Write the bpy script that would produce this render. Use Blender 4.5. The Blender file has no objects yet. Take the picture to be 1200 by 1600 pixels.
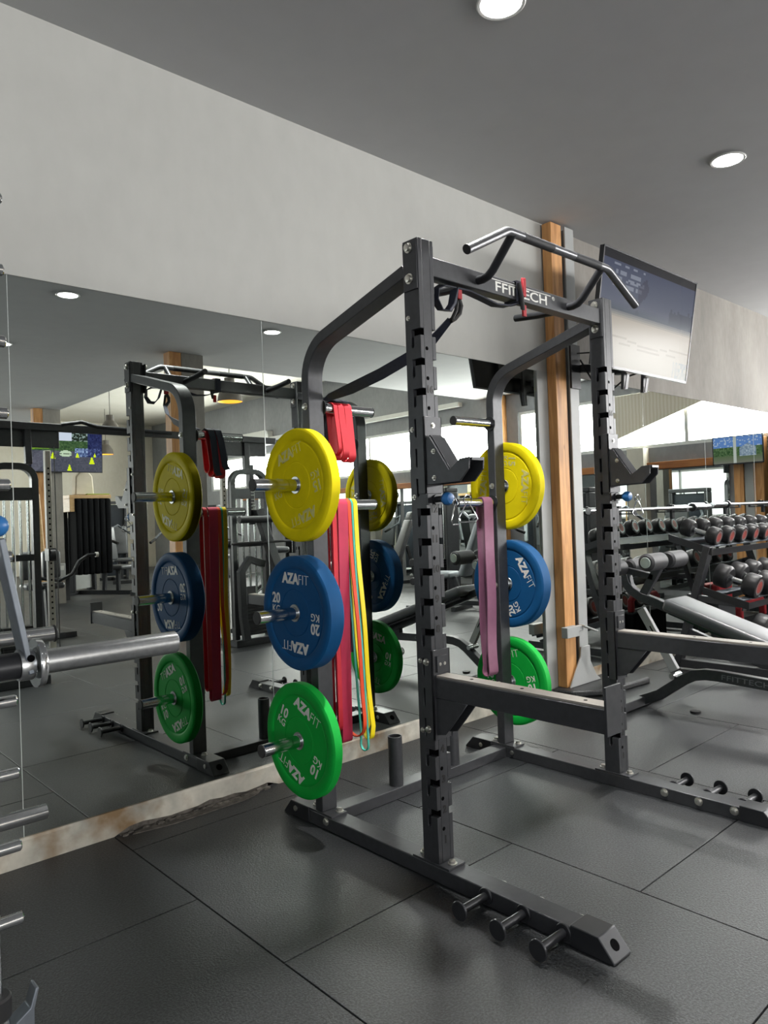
import bpy, bmesh, math, random
from mathutils import Vector, Matrix
random.seed(7)
PI = math.pi
SC = bpy.context.scene
COL = SC.collection

# ------------------------------------------------------------------ camera
cam_data = bpy.data.cameras.new('camera')
cam = bpy.data.objects.new('camera', cam_data)
COL.objects.link(cam)
SC.camera = cam
cam_data.sensor_fit = 'VERTICAL'
cam_data.sensor_height = 24.0
cam_data.sensor_width = 18.0
cam_data.lens = 1146.14 / 1600.0 * 24.0
cam_data.clip_start = 0.05
cam_data.clip_end = 200
yaw, pitch, roll = 0.8309, 0.0072, -0.0350
fwd = Vector((math.cos(yaw)*math.cos(pitch), math.sin(yaw)*math.cos(pitch), math.sin(pitch)))
r0 = Vector((math.sin(yaw), -math.cos(yaw), 0))
u0 = r0.cross(fwd)
rt = r0*math.cos(roll) + u0*math.sin(roll)
up = -r0*math.sin(roll) + u0*math.cos(roll)
M3 = Matrix((rt, up, -fwd)).transposed()
cam.matrix_world = Matrix.Translation((-1.7611, -2.907, 1.2258)) @ M3.to_4x4()

# ------------------------------------------------------------------ view and light levels
SC.view_settings.view_transform = 'Standard'
SC.view_settings.look = 'None'
SC.view_settings.gamma = 1.0
SC.view_settings.use_curve_mapping = False
SC.view_settings.exposure = 0.0
SC.cycles.use_denoising = True
SC.cycles.max_bounces = 14
SC.cycles.glossy_bounces = 8
SC.cycles.diffuse_bounces = 6
SC.cycles.sample_clamp_indirect = 6.0
SC.cycles.caustics_reflective = False
SC.cycles.caustics_refractive = False
BAY_POWER = [116.0, 145.0, 2.5, 82.0]      # watts per square metre of glass: two end wall bays, added unseen west and rear fill windows
DOWNLIGHT_POWER = 26.0
PENDANT_POWER = 6.0

world = bpy.data.worlds.new('daylight')
SC.world = world
world.use_nodes = True
wn = world.node_tree.nodes
wn['Background'].inputs['Color'].default_value = (0.92, 0.96, 1.0, 1)
wn['Background'].inputs['Strength'].default_value = 3.0

def area_light(name, loc, rot, sx, sy, power, color=(1, 1, 1), shape='RECTANGLE', parent=None, spread=PI):
    d = bpy.data.lights.new(name, 'AREA')
    d.shape = shape; d.size = sx; d.size_y = sy; d.energy = power; d.color = color; d.spread = spread
    o = bpy.data.objects.new(name, d); COL.objects.link(o)
    o.location = loc; o.rotation_euler = rot
    if parent: o.parent = parent
    return o

# ------------------------------------------------------------------ colour and materials
def lin(h):
    if isinstance(h, str):
        h = h.lstrip('#'); c = [int(h[i:i+2], 16)/255 for i in (0, 2, 4)]
    else: c = h
    return tuple((x/12.92 if x <= .04045 else ((x+.055)/1.055)**2.4) for x in c)

def mat(name, color, rough=.5, metal=0., spec=.5, vary=None, bump=None, coat=0., emit=None, sub=None):
    m = bpy.data.materials.new(name); m.use_nodes = True
    nt = m.node_tree; N = nt.nodes; L = nt.links; b = N['Principled BSDF']
    c = lin(color)
    b.inputs['Base Color'].default_value = (*c, 1)
    b.inputs['Roughness'].default_value = rough
    b.inputs['Metallic'].default_value = metal
    b.inputs['Specular IOR Level'].default_value = spec
    b.inputs['Coat Weight'].default_value = coat
    tc = N.new('ShaderNodeTexCoord')
    if vary:                                   # (scale, amount)
        n = N.new('ShaderNodeTexNoise'); n.inputs['Scale'].default_value = vary[0]; n.inputs['Detail'].default_value = 5
        L.new(tc.outputs['Object'], n.inputs['Vector'])
        r = N.new('ShaderNodeValToRGB'); a = vary[1]
        r.color_ramp.elements[0].position = .3; r.color_ramp.elements[1].position = .7
        r.color_ramp.elements[0].color = (*[x*(1-a) for x in c], 1)
        r.color_ramp.elements[1].color = (*[min(1, x*(1+a)) for x in c], 1)
        L.new(n.outputs['Fac'], r.inputs['Fac']); L.new(r.outputs['Color'], b.inputs['Base Color'])
    if bump:                                   # (scale, strength, distance)
        n = N.new('ShaderNodeTexNoise'); n.inputs['Scale'].default_value = bump[0]; n.inputs['Detail'].default_value = 3
        L.new(tc.outputs['Object'], n.inputs['Vector'])
        bp = N.new('ShaderNodeBump'); bp.inputs['Strength'].default_value = bump[1]; bp.inputs['Distance'].default_value = bump[2]
        L.new(n.outputs['Fac'], bp.inputs['Height']); L.new(bp.outputs['Normal'], b.inputs['Normal'])
    if emit:
        b.inputs['Emission Color'].default_value = (*lin(emit[0]), 1); b.inputs['Emission Strength'].default_value = emit[1]
    return m

def streak_concrete(name, c1, c2, c3, zs=.35, scale=2.2, rough=.85, grain=.16):
    """plaster or raw concrete: broad cloudy mottling with faint vertical streaks and small pores"""
    m = bpy.data.materials.new(name); m.use_nodes = True
    nt = m.node_tree; N = nt.nodes; L = nt.links; b = N['Principled BSDF']
    b.inputs['Roughness'].default_value = rough
    tc = N.new('ShaderNodeTexCoord'); mp = N.new('ShaderNodeMapping'); mp.inputs['Scale'].default_value = (1, 1, zs)
    L.new(tc.outputs['Object'], mp.inputs['Vector'])
    n1 = N.new('ShaderNodeTexNoise'); n1.inputs['Scale'].default_value = scale; n1.inputs['Detail'].default_value = 8; n1.inputs['Roughness'].default_value = .62
    L.new(mp.outputs['Vector'], n1.inputs['Vector'])
    r = N.new('ShaderNodeValToRGB'); e = r.color_ramp.elements
    e[0].position = .28; e[0].color = (*lin(c1), 1); e[1].position = .72; e[1].color = (*lin(c3), 1)
    k = e.new(.5); k.color = (*lin(c2), 1)
    L.new(n1.outputs['Fac'], r.inputs['Fac'])
    n2 = N.new('ShaderNodeTexNoise'); n2.inputs['Scale'].default_value = scale*14; n2.inputs['Detail'].default_value = 6
    L.new(mp.outputs['Vector'], n2.inputs['Vector'])
    mx = N.new('ShaderNodeMixRGB'); mx.blend_type = 'OVERLAY'; mx.inputs['Fac'].default_value = grain
    L.new(r.outputs['Color'], mx.inputs['Color1']); L.new(n2.outputs['Fac'], mx.inputs['Color2'])
    L.new(mx.outputs['Color'], b.inputs['Base Color'])
    bp = N.new('ShaderNodeBump'); bp.inputs['Strength'].default_value = .25; bp.inputs['Distance'].default_value = .004
    L.new(n2.outputs['Fac'], bp.inputs['Height']); L.new(bp.outputs['Normal'], b.inputs['Normal'])
    return m

def wood_mat(name, c1, c2, axis_scale):
    m = bpy.data.materials.new(name); m.use_nodes = True
    nt = m.node_tree; N = nt.nodes; L = nt.links; b = N['Principled BSDF']
    b.inputs['Roughness'].default_value = .55
    tc = N.new('ShaderNodeTexCoord'); mp = N.new('ShaderNodeMapping'); mp.inputs['Scale'].default_value = axis_scale
    L.new(tc.outputs['Object'], mp.inputs['Vector'])
    n1 = N.new('ShaderNodeTexNoise'); n1.inputs['Scale'].default_value = 3; n1.inputs['Detail'].default_value = 8; n1.inputs['Distortion'].default_value = 1.2
    L.new(mp.outputs['Vector'], n1.inputs['Vector'])
    r = N.new('ShaderNodeValToRGB'); e = r.color_ramp.elements
    e[0].position = .3; e[0].color = (*lin(c1), 1); e[1].position = .66; e[1].color = (*lin(c2), 1)
    L.new(n1.outputs['Fac'], r.inputs['Fac'])
    v = N.new('ShaderNodeTexVoronoi'); v.inputs['Scale'].default_value = 2.3
    mp2 = N.new('ShaderNodeMapping'); mp2.inputs['Scale'].default_value = (3.2, 3.2, 1.3)
    L.new(tc.outputs['Object'], mp2.inputs['Vector']); L.new(mp2.outputs['Vector'], v.inputs['Vector'])
    r2 = N.new('ShaderNodeValToRGB'); r2.color_ramp.elements[0].color = (.28, .16, .08, 1); r2.color_ramp.elements[1].color = (1, 1, 1, 1)
    r2.color_ramp.elements[0].position = .04; r2.color_ramp.elements[1].position = .09
    L.new(v.outputs['Distance'], r2.inputs['Fac'])
    mx = N.new('ShaderNodeMixRGB'); mx.blend_type = 'MULTIPLY'; mx.inputs['Fac'].default_value = .7
    L.new(r.outputs['Color'], mx.inputs['Color1']); L.new(r2.outputs['Color'], mx.inputs['Color2'])
    L.new(mx.outputs['Color'], b.inputs['Base Color'])
    return m

def rubber_floor():
    m = bpy.data.materials.new('rubber_tile'); m.use_nodes = True
    nt = m.node_tree; N = nt.nodes; L = nt.links; b = N['Principled BSDF']
    tc = N.new('ShaderNodeTexCoord')
    n1 = N.new('ShaderNodeTexNoise'); n1.inputs['Scale'].default_value = 150; n1.inputs['Detail'].default_value = 3; n1.inputs['Roughness'].default_value = .7
    n2 = N.new('ShaderNodeTexNoise'); n2.inputs['Scale'].default_value = 1.7; n2.inputs['Detail'].default_value = 6
    for n in (n1, n2): L.new(tc.outputs['Object'], n.inputs['Vector'])
    r = N.new('ShaderNodeValToRGB'); e = r.color_ramp.elements
    e[0].position = .42; e[0].color = (*lin('#040506'), 1); e[1].position = .64; e[1].color = (*lin('#3a3d40'), 1)
    L.new(n1.outputs['Fac'], r.inputs['Fac'])
    r2 = N.new('ShaderNodeValToRGB'); r2.color_ramp.elements[0].color = (.8, .8, .8, 1); r2.color_ramp.elements[1].color = (1.15, 1.15, 1.15, 1)
    L.new(n2.outputs['Fac'], r2.inputs['Fac'])
    mx = N.new('ShaderNodeMixRGB'); mx.blend_type = 'MULTIPLY'; mx.inputs['Fac'].default_value = 1
    L.new(r.outputs['Color'], mx.inputs['Color1']); L.new(r2.outputs['Color'], mx.inputs['Color2'])
    L.new(mx.outputs['Color'], b.inputs['Base Color'])
    mr = N.new('ShaderNodeMapRange'); mr.inputs['To Min'].default_value = .36; mr.inputs['To Max'].default_value = .5
    L.new(n2.outputs['Fac'], mr.inputs['Value']); L.new(mr.outputs['Result'], b.inputs['Roughness'])
    b.inputs['Specular IOR Level'].default_value = .7
    bp = N.new('ShaderNodeBump'); bp.inputs['Strength'].default_value = .7; bp.inputs['Distance'].default_value = .003
    L.new(n1.outputs['Fac'], bp.inputs['Height']); L.new(bp.outputs['Normal'], b.inputs['Normal'])
    return m

def kerb_mat():
    m = bpy.data.materials.new('rust_stained_concrete'); m.use_nodes = True
    nt = m.node_tree; N = nt.nodes; L = nt.links; b = N['Principled BSDF']; b.inputs['Roughness'].default_value = .9
    tc = N.new('ShaderNodeTexCoord')
    n1 = N.new('ShaderNodeTexNoise'); n1.inputs['Scale'].default_value = 9; n1.inputs['Detail'].default_value = 7
    n2 = N.new('ShaderNodeTexNoise'); n2.inputs['Scale'].default_value = 4.3; n2.inputs['Detail'].default_value = 5
    for n in (n1, n2): L.new(tc.outputs['Object'], n.inputs['Vector'])
    r = N.new('ShaderNodeValToRGB'); e = r.color_ramp.elements
    e[0].position = .25; e[0].color = (*lin('#8f8d84'), 1); e[1].position = .75; e[1].color = (*lin('#cfc9bb'), 1)
    L.new(n1.outputs['Fac'], r.inputs['Fac'])
    r2 = N.new('ShaderNodeValToRGB'); r2.color_ramp.elements[0].position = .47; r2.color_ramp.elements[1].position = .64
    L.new(n2.outputs['Fac'], r2.inputs['Fac'])
    mx = N.new('ShaderNodeMixRGB'); mx.inputs['Color2'].default_value = (*lin('#7d664a'), 1)
    L.new(r2.outputs['Color'], mx.inputs['Fac']); L.new(r.outputs['Color'], mx.inputs['Color1'])
    L.new(mx.outputs['Color'], b.inputs['Base Color'])
    bp = N.new('ShaderNodeBump'); bp.inputs['Strength'].default_value = .5; bp.inputs['Distance'].default_value = .006
    L.new(n1.outputs['Fac'], bp.inputs['Height']); L.new(bp.outputs['Normal'], b.inputs['Normal'])
    return m

MT = dict(
    floor=rubber_floor(), floor_base=mat('floor_base', '#0c0d0d', .9),
    wall=streak_concrete('wall_plaster', '#b1b1ad', '#b6b6b2', '#bbbbb6', .6, .8, grain=.07),
    wall_raw=streak_concrete('raw_concrete', '#77746f', '#8a8680', '#9a968f', .35, 2.4),
    wall_dark=streak_concrete('dark_grey_paint', '#4a4d50', '#515458', '#585b5f', .6, 1.1),
    wall_grey=streak_concrete('grey_paint', '#87898c', '#8f9194', '#989a9c', .6, 1.1),
    wall_beige=streak_concrete('beige_plaster', '#d6d0c2', '#e0dacb', '#e6e1d4', .6, 1.1),
    ceiling=streak_concrete('ceiling_grey', '#b9b9bb', '#bcbdbe', '#c0c1c2', 1, .5, grain=.05),
    ceiling_high=streak_concrete('ceiling_cream', '#d9d5ca', '#e2ded3', '#e8e5dc', 1, .8),
    kerb=kerb_mat(), cement=mat('dark_cement', '#55504a', .95, vary=(30, .5), bump=(60, .8, .01)),
    wood=wood_mat('pine', '#a87240', '#dba468', (6, 6, .6)),
    lintel=wood_mat('pine_beam', '#9c5d2c', '#b9783d', (6, .6, 6)),
    steel_paint=mat('grey_steel_paint', '#a5a7a6', .5, vary=(6, .06)),
    mirror=mat('mirror_glass', '#cdd3ce', .0, 1.0),
    edge=mat('polished_glass_edge', '#d3dad6', .15, .3),
    black=mat('black_powder_coat', '#3e3f42', .40, .4, .5, vary=(40, .12), bump=(500, .12, .0006)),
    black2=mat('black_satin', '#2e2f32', .34, .4, .5, vary=(20, .1)),
    dark=mat('dark_hollow', '#050506', .9, 0, .05),
    chrome=mat('chrome', '#d6d8d9', .14, 1.0, vary=(60, .05)),
    brushed=mat('brushed_steel', '#b7b9ba', .3, 1.0, vary=(90, .1)),
    zinc=mat('zinc_bolt', '#c9c7c0', .3, 1.0, vary=(80, .1)),
    alu=mat('brushed_aluminium_paint', '#6d737a', .42, .6, vary=(30, .12)),
    cap=mat('black_rubber_cap', '#141416', .6, vary=(30, .1)),
    bar_paint=mat('grey_satin_bar', '#6c6d70', .34, .7, .5, vary=(30, .06)),
    grip=mat('knurled_grip', '#2c2d30', .6, .3, vary=(300, .3), bump=(900, .6, .001)),
    tape=mat('plastic_strip', '#8f8a83', .5, vary=(20, .06)),
    white=mat('white_print', '#e4e4de', .5, vary=(60, .05)),
    blackprint=mat('black_print', '#0a0a0b', .5),
    yellow=mat('yellow_rubber', '#efdc14', .65, 0., .12, vary=(14, .05), bump=(350, .06, .0006)),
    blue=mat('blue_rubber', '#134f80', .6, 0., .18, vary=(14, .06), bump=(350, .06, .0006)),
    green=mat('green_rubber', '#10a63c', .6, 0., .18, vary=(14, .06), bump=(350, .06, .0006)),
    b_pink=mat('crimson_band', '#c32a50', .55, vary=(20, .06)),
    b_red=mat('red_band', '#cf2233', .55, vary=(20, .06)),
    b_orange=mat('orange_band', '#ea4a1c', .55, vary=(20, .05)),
    b_teal=mat('teal_band', '#45b3a3', .55, vary=(20, .05)),
    b_yellow=mat('yellow_band', '#f2d800', .5, vary=(20, .04)),
    b_purple=mat('mauve_band', '#87566f', .6, vary=(25, .08)),
    navy=mat('navy_webbing', '#1b2030', .75, vary=(120, .2), bump=(700, .4, .001)),
    redtag=mat('red_webbing', '#b3202a', .65, vary=(80, .1)),
    vinyl=mat('grey_vinyl', '#4b4d50', .42, vary=(18, .08), bump=(220, .12, .001)),
    vinyl_lt=mat('light_grey_vinyl', '#a5abb0', .5, vary=(18, .06), bump=(220, .12, .001)),
    foam=mat('black_foam', '#343437', .55, vary=(30, .1)),
    bluek=mat('blue_plastic', '#2e6fae', .35, vary=(20, .05)),
    redp=mat('red_plastic', '#bf2a33', .45, vary=(15, .06)),
    mat_foam=mat('matte_black_foam', '#1a1b1d', .95, 0, .1, vary=(20, .1)),
    ring=mat('silver_ring', '#8f8f90', .4, .6, vary=(60, .1)),
    urethane=mat('black_urethane', '#1d1d1f', .45, vary=(30, .12)),
    logo_red=mat('red_badge', '#a3473f', .45, vary=(60, .35)),
    plastic_w=mat('white_plastic', '#d8d8d4', .4, vary=(10, .03)),
    lampshade=mat('taupe_lampshade', '#55504a', .6, vary=(20, .06)),
    lamp_in=mat('lamp_inner', '#e8a030', .5, emit=('#f0a63a', 2.2)),
    led=mat('led_diffuser', '#ffffff', .4, emit=('#ffffff', 22.)),
    glass_dark=mat('dark_shroud', '#30343a', .2, 0, .5),
    bag=mat('paper_bag', '#e2d8c4', .8, vary=(10, .05)),
    softwood=wood_mat('birch', '#c29a68', '#d9b684', (2, 2, 8)),
    cable=mat('black_cable', '#101012', .6),
    awning=None,
)

def emis_attr(name, strength):
    m = bpy.data.materials.new(name); m.use_nodes = True
    N = m.node_tree.nodes; L = m.node_tree.links; b = N['Principled BSDF']
    a = N.new('ShaderNodeVertexColor'); a.layer_name = 'picture'
    b.inputs['Base Color'].default_value = (.01, .01, .012, 1); b.inputs['Roughness'].default_value = .2; b.inputs['Specular IOR Level'].default_value = .05
    L.new(a.outputs['Color'], b.inputs['Emission Color']); b.inputs['Emission Strength'].default_value = strength
    return m

def corrugated():
    m = bpy.data.materials.new('corrugated_sheet'); m.use_nodes = True
    N = m.node_tree.nodes; L = m.node_tree.links; b = N['Principled BSDF']; b.inputs['Roughness'].default_value = .7
    tc = N.new('ShaderNodeTexCoord'); w = N.new('ShaderNodeTexWave'); w.bands_direction = 'Y'; w.inputs['Scale'].default_value = 6; w.inputs['Distortion'].default_value = 1.5
    L.new(tc.outputs['Object'], w.inputs['Vector'])
    r = N.new('ShaderNodeValToRGB'); r.color_ramp.elements[0].color = (*lin('#cfc6b4'), 1); r.color_ramp.elements[1].color = (*lin('#ded7c8'), 1)
    L.new(w.outputs['Fac'], r.inputs['Fac']); L.new(r.outputs['Color'], b.inputs['Base Color'])
    t = N.new('ShaderNodeBsdfTranslucent'); t.inputs['Color'].default_value = (.9, .84, .72, 1)
    x = N.new('ShaderNodeMixShader'); x.inputs['Fac'].default_value = .02; L.new(b.outputs['BSDF'], x.inputs[1]); L.new(t.outputs['BSDF'], x.inputs[2]); L.new(x.outputs['Shader'], N['Material Output'].inputs['Surface'])
    return m
MT['awning'] = corrugated()

# ------------------------------------------------------------------ mesh building
class MB:
    def __init__(s): s.bm = bmesh.new()
    def face(s, pts):
        try: return s.bm.faces.new([s.bm.verts.new(p) for p in pts])
        except ValueError: return None
    def box(s, x0, x1, y0, y1, z0, z1):
        x0, x1 = sorted((x0, x1)); y0, y1 = sorted((y0, y1)); z0, z1 = sorted((z0, z1))
        v = [s.bm.verts.new(p) for p in ((x0,y0,z0),(x1,y0,z0),(x1,y1,z0),(x0,y1,z0),(x0,y0,z1),(x1,y0,z1),(x1,y1,z1),(x0,y1,z1))]
        for f in ((0,3,2,1),(4,5,6,7),(0,1,5,4),(1,2,6,5),(2,3,7,6),(3,0,4,7)): s.bm.faces.new([v[i] for i in f])
        return s
    def bar(s, p0, p1, w, h, upv=(0, 0, 1)):
        """rectangular bar from p0 to p1: w across, h along upv"""
        p0 = Vector(p0); p1 = Vector(p1); t = (p1-p0).normalized(); a = t.cross(Vector(upv))
        if a.length < 1e-4: a = t.cross(Vector((0, 1, 0)))
        a.normalize(); b = a.cross(t).normalized()
        q = []
        for p in (p0, p1): q.append([s.bm.verts.new(p + a*(w/2*i) + b*(h/2*j)) for i, j in ((-1,-1),(1,-1),(1,1),(-1,1))])
        for i in range(4): s.bm.faces.new((q[0][i], q[0][(i+1) % 4], q[1][(i+1) % 4], q[1][i]))
        s.bm.faces.new(q[0][::-1]); s.bm.faces.new(q[1]); return s
    def lathe(s, prof, origin=(0,0,0), axis=(0,0,1), seg=32, close=False):
        """prof: (radius, height) along the axis; profile ends on r=0 are capped by fans"""
        ax = Vector(axis).normalized(); o = Vector(origin)
        e = Vector((1,0,0)) if abs(ax.x) < .9 else Vector((0,1,0))
        a = ax.cross(e).normalized(); b = ax.cross(a)
        rings = []
        for r, h in prof:
            if r < 1e-7: rings.append([s.bm.verts.new(o+ax*h)])
            else: rings.append([s.bm.verts.new(o+ax*h+(a*math.cos(2*PI*i/seg)+b*math.sin(2*PI*i/seg))*r) for i in range(seg)])
        prs = list(zip(rings, rings[1:])) + ([(rings[-1], rings[0])] if close else [])
        for p, q in prs:
            for i in range(seg):
                j = (i+1) % seg
                if len(p) == 1 and len(q) == 1: continue
                if len(p) == 1: s.bm.faces.new((p[0], q[j], q[i]))
                elif len(q) == 1: s.bm.faces.new((p[i], p[j], q[0]))
                else: s.bm.faces.new((p[i], p[j], q[j], q[i]))
        return s
    def cyl(s, p0, p1, r, r2=None, seg=20, ch=0.):
        p0 = Vector(p0); p1 = Vector(p1); L = (p1-p0).length; r2 = r if r2 is None else r2
        pr = [(0,0),(r,0),(r2,L),(0,L)] if not ch else [(0,0),(r-ch,0),(r,ch),(r2,L-ch),(r2-ch,L),(0,L)]
        return s.lathe(pr, p0, p1-p0, seg)
    def pipe(s, p0, p1, r, ri, seg=24):
        p0 = Vector(p0); p1 = Vector(p1); L = (p1-p0).length
        return s.lathe([(ri,0),(r,0),(r,L),(ri,L)], p0, p1-p0, seg, close=True)
    def tube(s, pts, r, seg=12, closed=False):
        pts = [Vector(p) for p in pts]; n = len(pts); rings = []; a = None
        for i in range(n):
            if closed: t = (pts[(i+1) % n]-pts[i-1])
            else: t = pts[min(i+1, n-1)]-pts[max(i-1, 0)]
            t.normalize()
            if a is None:
                e = Vector((0,0,1)) if abs(t.z) < .9 else Vector((1,0,0)); a = t.cross(e).normalized()
            else: a = (a - t*a.dot(t)).normalized()
            b = t.cross(a); rr = r[i] if isinstance(r, (list, tuple)) else r
            rings.append([s.bm.verts.new(pts[i]+(a*math.cos(2*PI*k/seg)+b*math.sin(2*PI*k/seg))*rr) for k in range(seg)])
        for i in range(n if closed else n-1):
            p, q = rings[i], rings[(i+1) % n]
            for k in range(seg): s.bm.faces.new((p[k], p[(k+1) % seg], q[(k+1) % seg], q[k]))
        if not closed: s.bm.faces.new(rings[0][::-1]); s.bm.faces.new(rings[-1])
        return s
    def strip(s, pts, wdir, w, t, closed=False):
        """flat strap: w wide along wdir (one vector or one per point), t thick"""
        pts = [Vector(p) for p in pts]; n = len(pts); rings = []
        for i in range(n):
            tg = (pts[(i+1) % n]-pts[i-1]) if closed else pts[min(i+1, n-1)]-pts[max(i-1, 0)]
            tg.normalize(); a = Vector(wdir[i] if isinstance(wdir, list) else wdir)
            a = (a - tg*a.dot(tg)).normalized(); b = tg.cross(a); ww = w[i] if isinstance(w, list) else w
            rings.append([s.bm.verts.new(pts[i]+a*(ww/2*x)+b*(t/2*y)) for x, y in ((-1,-1),(1,-1),(1,1),(-1,1))])
        for i in range(n if closed else n-1):
            p, q = rings[i], rings[(i+1) % n]
            for k in range(4): s.bm.faces.new((p[k], p[(k+1) % 4], q[(k+1) % 4], q[k]))
        if not closed: s.bm.faces.new(rings[0][::-1]); s.bm.faces.new(rings[-1])
        return s
    def prism(s, poly, axis, a0, a1):
        """poly: 2D points on the plane of the two other axes (in x,y,z order), extruded a0..a1 along axis"""
        def P(u, v, a): return {'x': (a,u,v), 'y': (u,a,v), 'z': (u,v,a)}[axis]
        A = [s.bm.verts.new(P(u, v, a0)) for u, v in poly]; B = [s.bm.verts.new(P(u, v, a1)) for u, v in poly]
        n = len(poly)
        for i in range(n): s.bm.faces.new((A[i], A[(i+1) % n], B[(i+1) % n], B[i]))
        s.bm.faces.new(A[::-1]); s.bm.faces.new(B); return s
    def ball(s, c, r, seg=16, sc=(1,1,1)):
        m = Matrix.Translation(c) @ Matrix.Diagonal((*sc, 1))
        bmesh.ops.create_uvsphere(s.bm, u_segments=seg, v_segments=seg//2, radius=r, matrix=m); return s
    def pad(s, c, sx, sy, sz, rad=.02, rot=None, n=3):
        """upholstered cushion: a rounded box"""
        t = bmesh.new(); bmesh.ops.create_cube(t, size=1)
        for v in t.verts: v.co = Vector((v.co.x*sx, v.co.y*sy, v.co.z*sz))
        bmesh.ops.bevel(t, geom=t.edges[:]+t.verts[:], offset=rad, segments=n, profile=.5, affect='EDGES')
        m = Matrix.Translation(c) @ (rot.to_4x4() if rot else Matrix())
        t.transform(m); me = bpy.data.meshes.new('tmp'); t.to_mesh(me); t.free()
        s.bm.from_mesh(me); bpy.data.meshes.remove(me); return s
    def add_mesh(s, me, m): 
        t = bmesh.new(); t.from_mesh(me); t.transform(m); k = bpy.data.meshes.new('tmp'); t.to_mesh(k); t.free()
        s.bm.from_mesh(k); bpy.data.meshes.remove(k); return s
    def bolt(s, c, ax, r=.011, h=.008):
        c = Vector(c); ax = Vector(ax).normalized()
        s.lathe([(0,0),(r*1.45,0),(r*1.45,h*.25),(r,h*.25),(r,h),(r*.55,h*1.15),(0,h*1.15)], c, ax, 12); return s
    def build(s, name, m, parent=None, bevel=0., local=False, smooth=38., segs=2):
        bmesh.ops.recalc_face_normals(s.bm, faces=s.bm.faces[:])
        me = bpy.data.meshes.new(name)
        if parent is not None and not local:
            top = parent
            while top.parent: top = top.parent
            if top.type == 'EMPTY' or top.get('origin_moved'): s.bm.transform(Matrix.Translation(-Vector(top.location)))
        s.bm.to_mesh(me); s.bm.free()
        for mm in (m if isinstance(m, (list, tuple)) else [m]): me.materials.append(mm)
        if smooth:
            for p in me.polygons: p.use_smooth = True
            me.set_sharp_from_angle(angle=math.radians(smooth))
        o = bpy.data.objects.new(name, me); COL.objects.link(o)
        if parent is not None: o.parent = parent
        if bevel:
            b = o.modifiers.new('edge', 'BEVEL'); b.width = bevel; b.segments = segs; b.limit_method = 'ANGLE'; b.angle_limit = math.radians(40)
            b.harden_normals = False
        return o

def tag(o, label=None, cat=None, group=None, kind=None):
    if label: o['label'] = label
    if cat: o['category'] = cat
    if group: o['group'] = group
    if kind: o['kind'] = kind
    return o
def thing(name, loc, label, cat, group=None, rz=0.):
    o = bpy.data.objects.new(name, None); COL.objects.link(o); o.empty_display_size = .1
    o.location = loc; o.rotation_euler = (0, 0, rz)
    return tag(o, label, cat, group)
KIDS = {}
def copy_tree(o, parent=None):
    c = o.copy(); COL.objects.link(c)
    if parent is not None: c.parent = parent
    for ch in [k for k in o.children]: copy_tree(ch, c)
    return c
def struct(name, mb, m, **k):
    return tag(mb.build(name, m, **k), kind='structure')

_text = {}
def text_mesh(body, size, depth=.001, bold=0., sx=1.):
    key = (body, size, depth, bold, sx)
    if key not in _text:
        cu = bpy.data.curves.new('txt', 'FONT'); cu.body = body; cu.size = size; cu.extrude = depth; cu.offset = bold
        cu.align_x = 'CENTER'; cu.align_y = 'CENTER'; cu.resolution_u = 3
        ob = bpy.data.objects.new('txt', cu); COL.objects.link(ob)
        bpy.context.view_layer.update()
        me = bpy.data.meshes.new_from_object(ob.evaluated_get(bpy.context.evaluated_depsgraph_get()))
        bpy.data.objects.remove(ob); bpy.data.curves.remove(cu)
        for v in me.vertices: v.co.x *= sx
        _text[key] = me
    return _text[key]
def basis(ex, ey, ez, o):
    m = Matrix((Vector(ex), Vector(ey), Vector(ez))).transposed().to_4x4(); m.translation = Vector(o); return m
FACE_S = lambda o: basis((1,0,0), (0,0,1), (0,-1,0), o)       # lettering on a face that looks towards -Y
FACE_W = lambda o: basis((0,-1,0), (0,0,1), (-1,0,0), o)      # lettering on a face that looks towards -X
def arc(c, r, a0, a1, n, f):
    return [f(c[0]+r*math.cos(a0+(a1-a0)*i/n), c[1]+r*math.sin(a0+(a1-a0)*i/n)) for i in range(n+1)]

# ------------------------------------------------------------------ room shell
XW, XE, YS, ZC, ZH, XS, YB = -5.0, 8.0, -18.0, 3.18, 4.2, 2.48, -5.25
b = MB(); b.box(XW-.2, XE+.2, YS-.2, .25, -.2, -.012)
base = MB()
fl = MB()
fl.box(XW-.2, XE+.3, YS-.2, .25, -.2, -.012)
G = .0024
k = -5
while -.62+1.02*k < XE:
    xa, xb = -.62+1.02*k, -.62+1.02*(k+1)
    y1 = -.18 if k % 2 == 0 else -.69
    rows = [(y1, -.004)] + [(y1-1-n, y1-n) for n in range(18)]
    for ya, yb in rows:
        if ya < YS: ya = YS
        if yb <= ya+.02: continue
        x0, x1, y0, y1_ = max(xa, XW)+G, min(xb, XE)-G, ya+G, yb-G
        if x1-x0 < .03: continue
        c = .0008
        v = [fl.bm.verts.new(p) for p in ((x0,y0,-.012),(x1,y0,-.012),(x1,y1_,-.012),(x0,y1_,-.012),(x0,y0,-c),(x1,y0,-c),(x1,y1_,-c),(x0,y1_,-c),
             (x0+c,y0+c,0),(x1-c,y0+c,0),(x1-c,y1_-c,0),(x0+c,y1_-c,0))]
        for q in ((0,1,5,4),(1,2,6,5),(2,3,7,6),(3,0,4,7),(4,5,9,8),(5,6,10,9),(6,7,11,10),(7,4,8,11),(8,9,10,11)): fl.bm.faces.new([v[i] for i in q])
    k += 1
b.bm.free(); base.bm.free()
floor = struct('floor', fl, MT['floor'], smooth=0)

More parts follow.
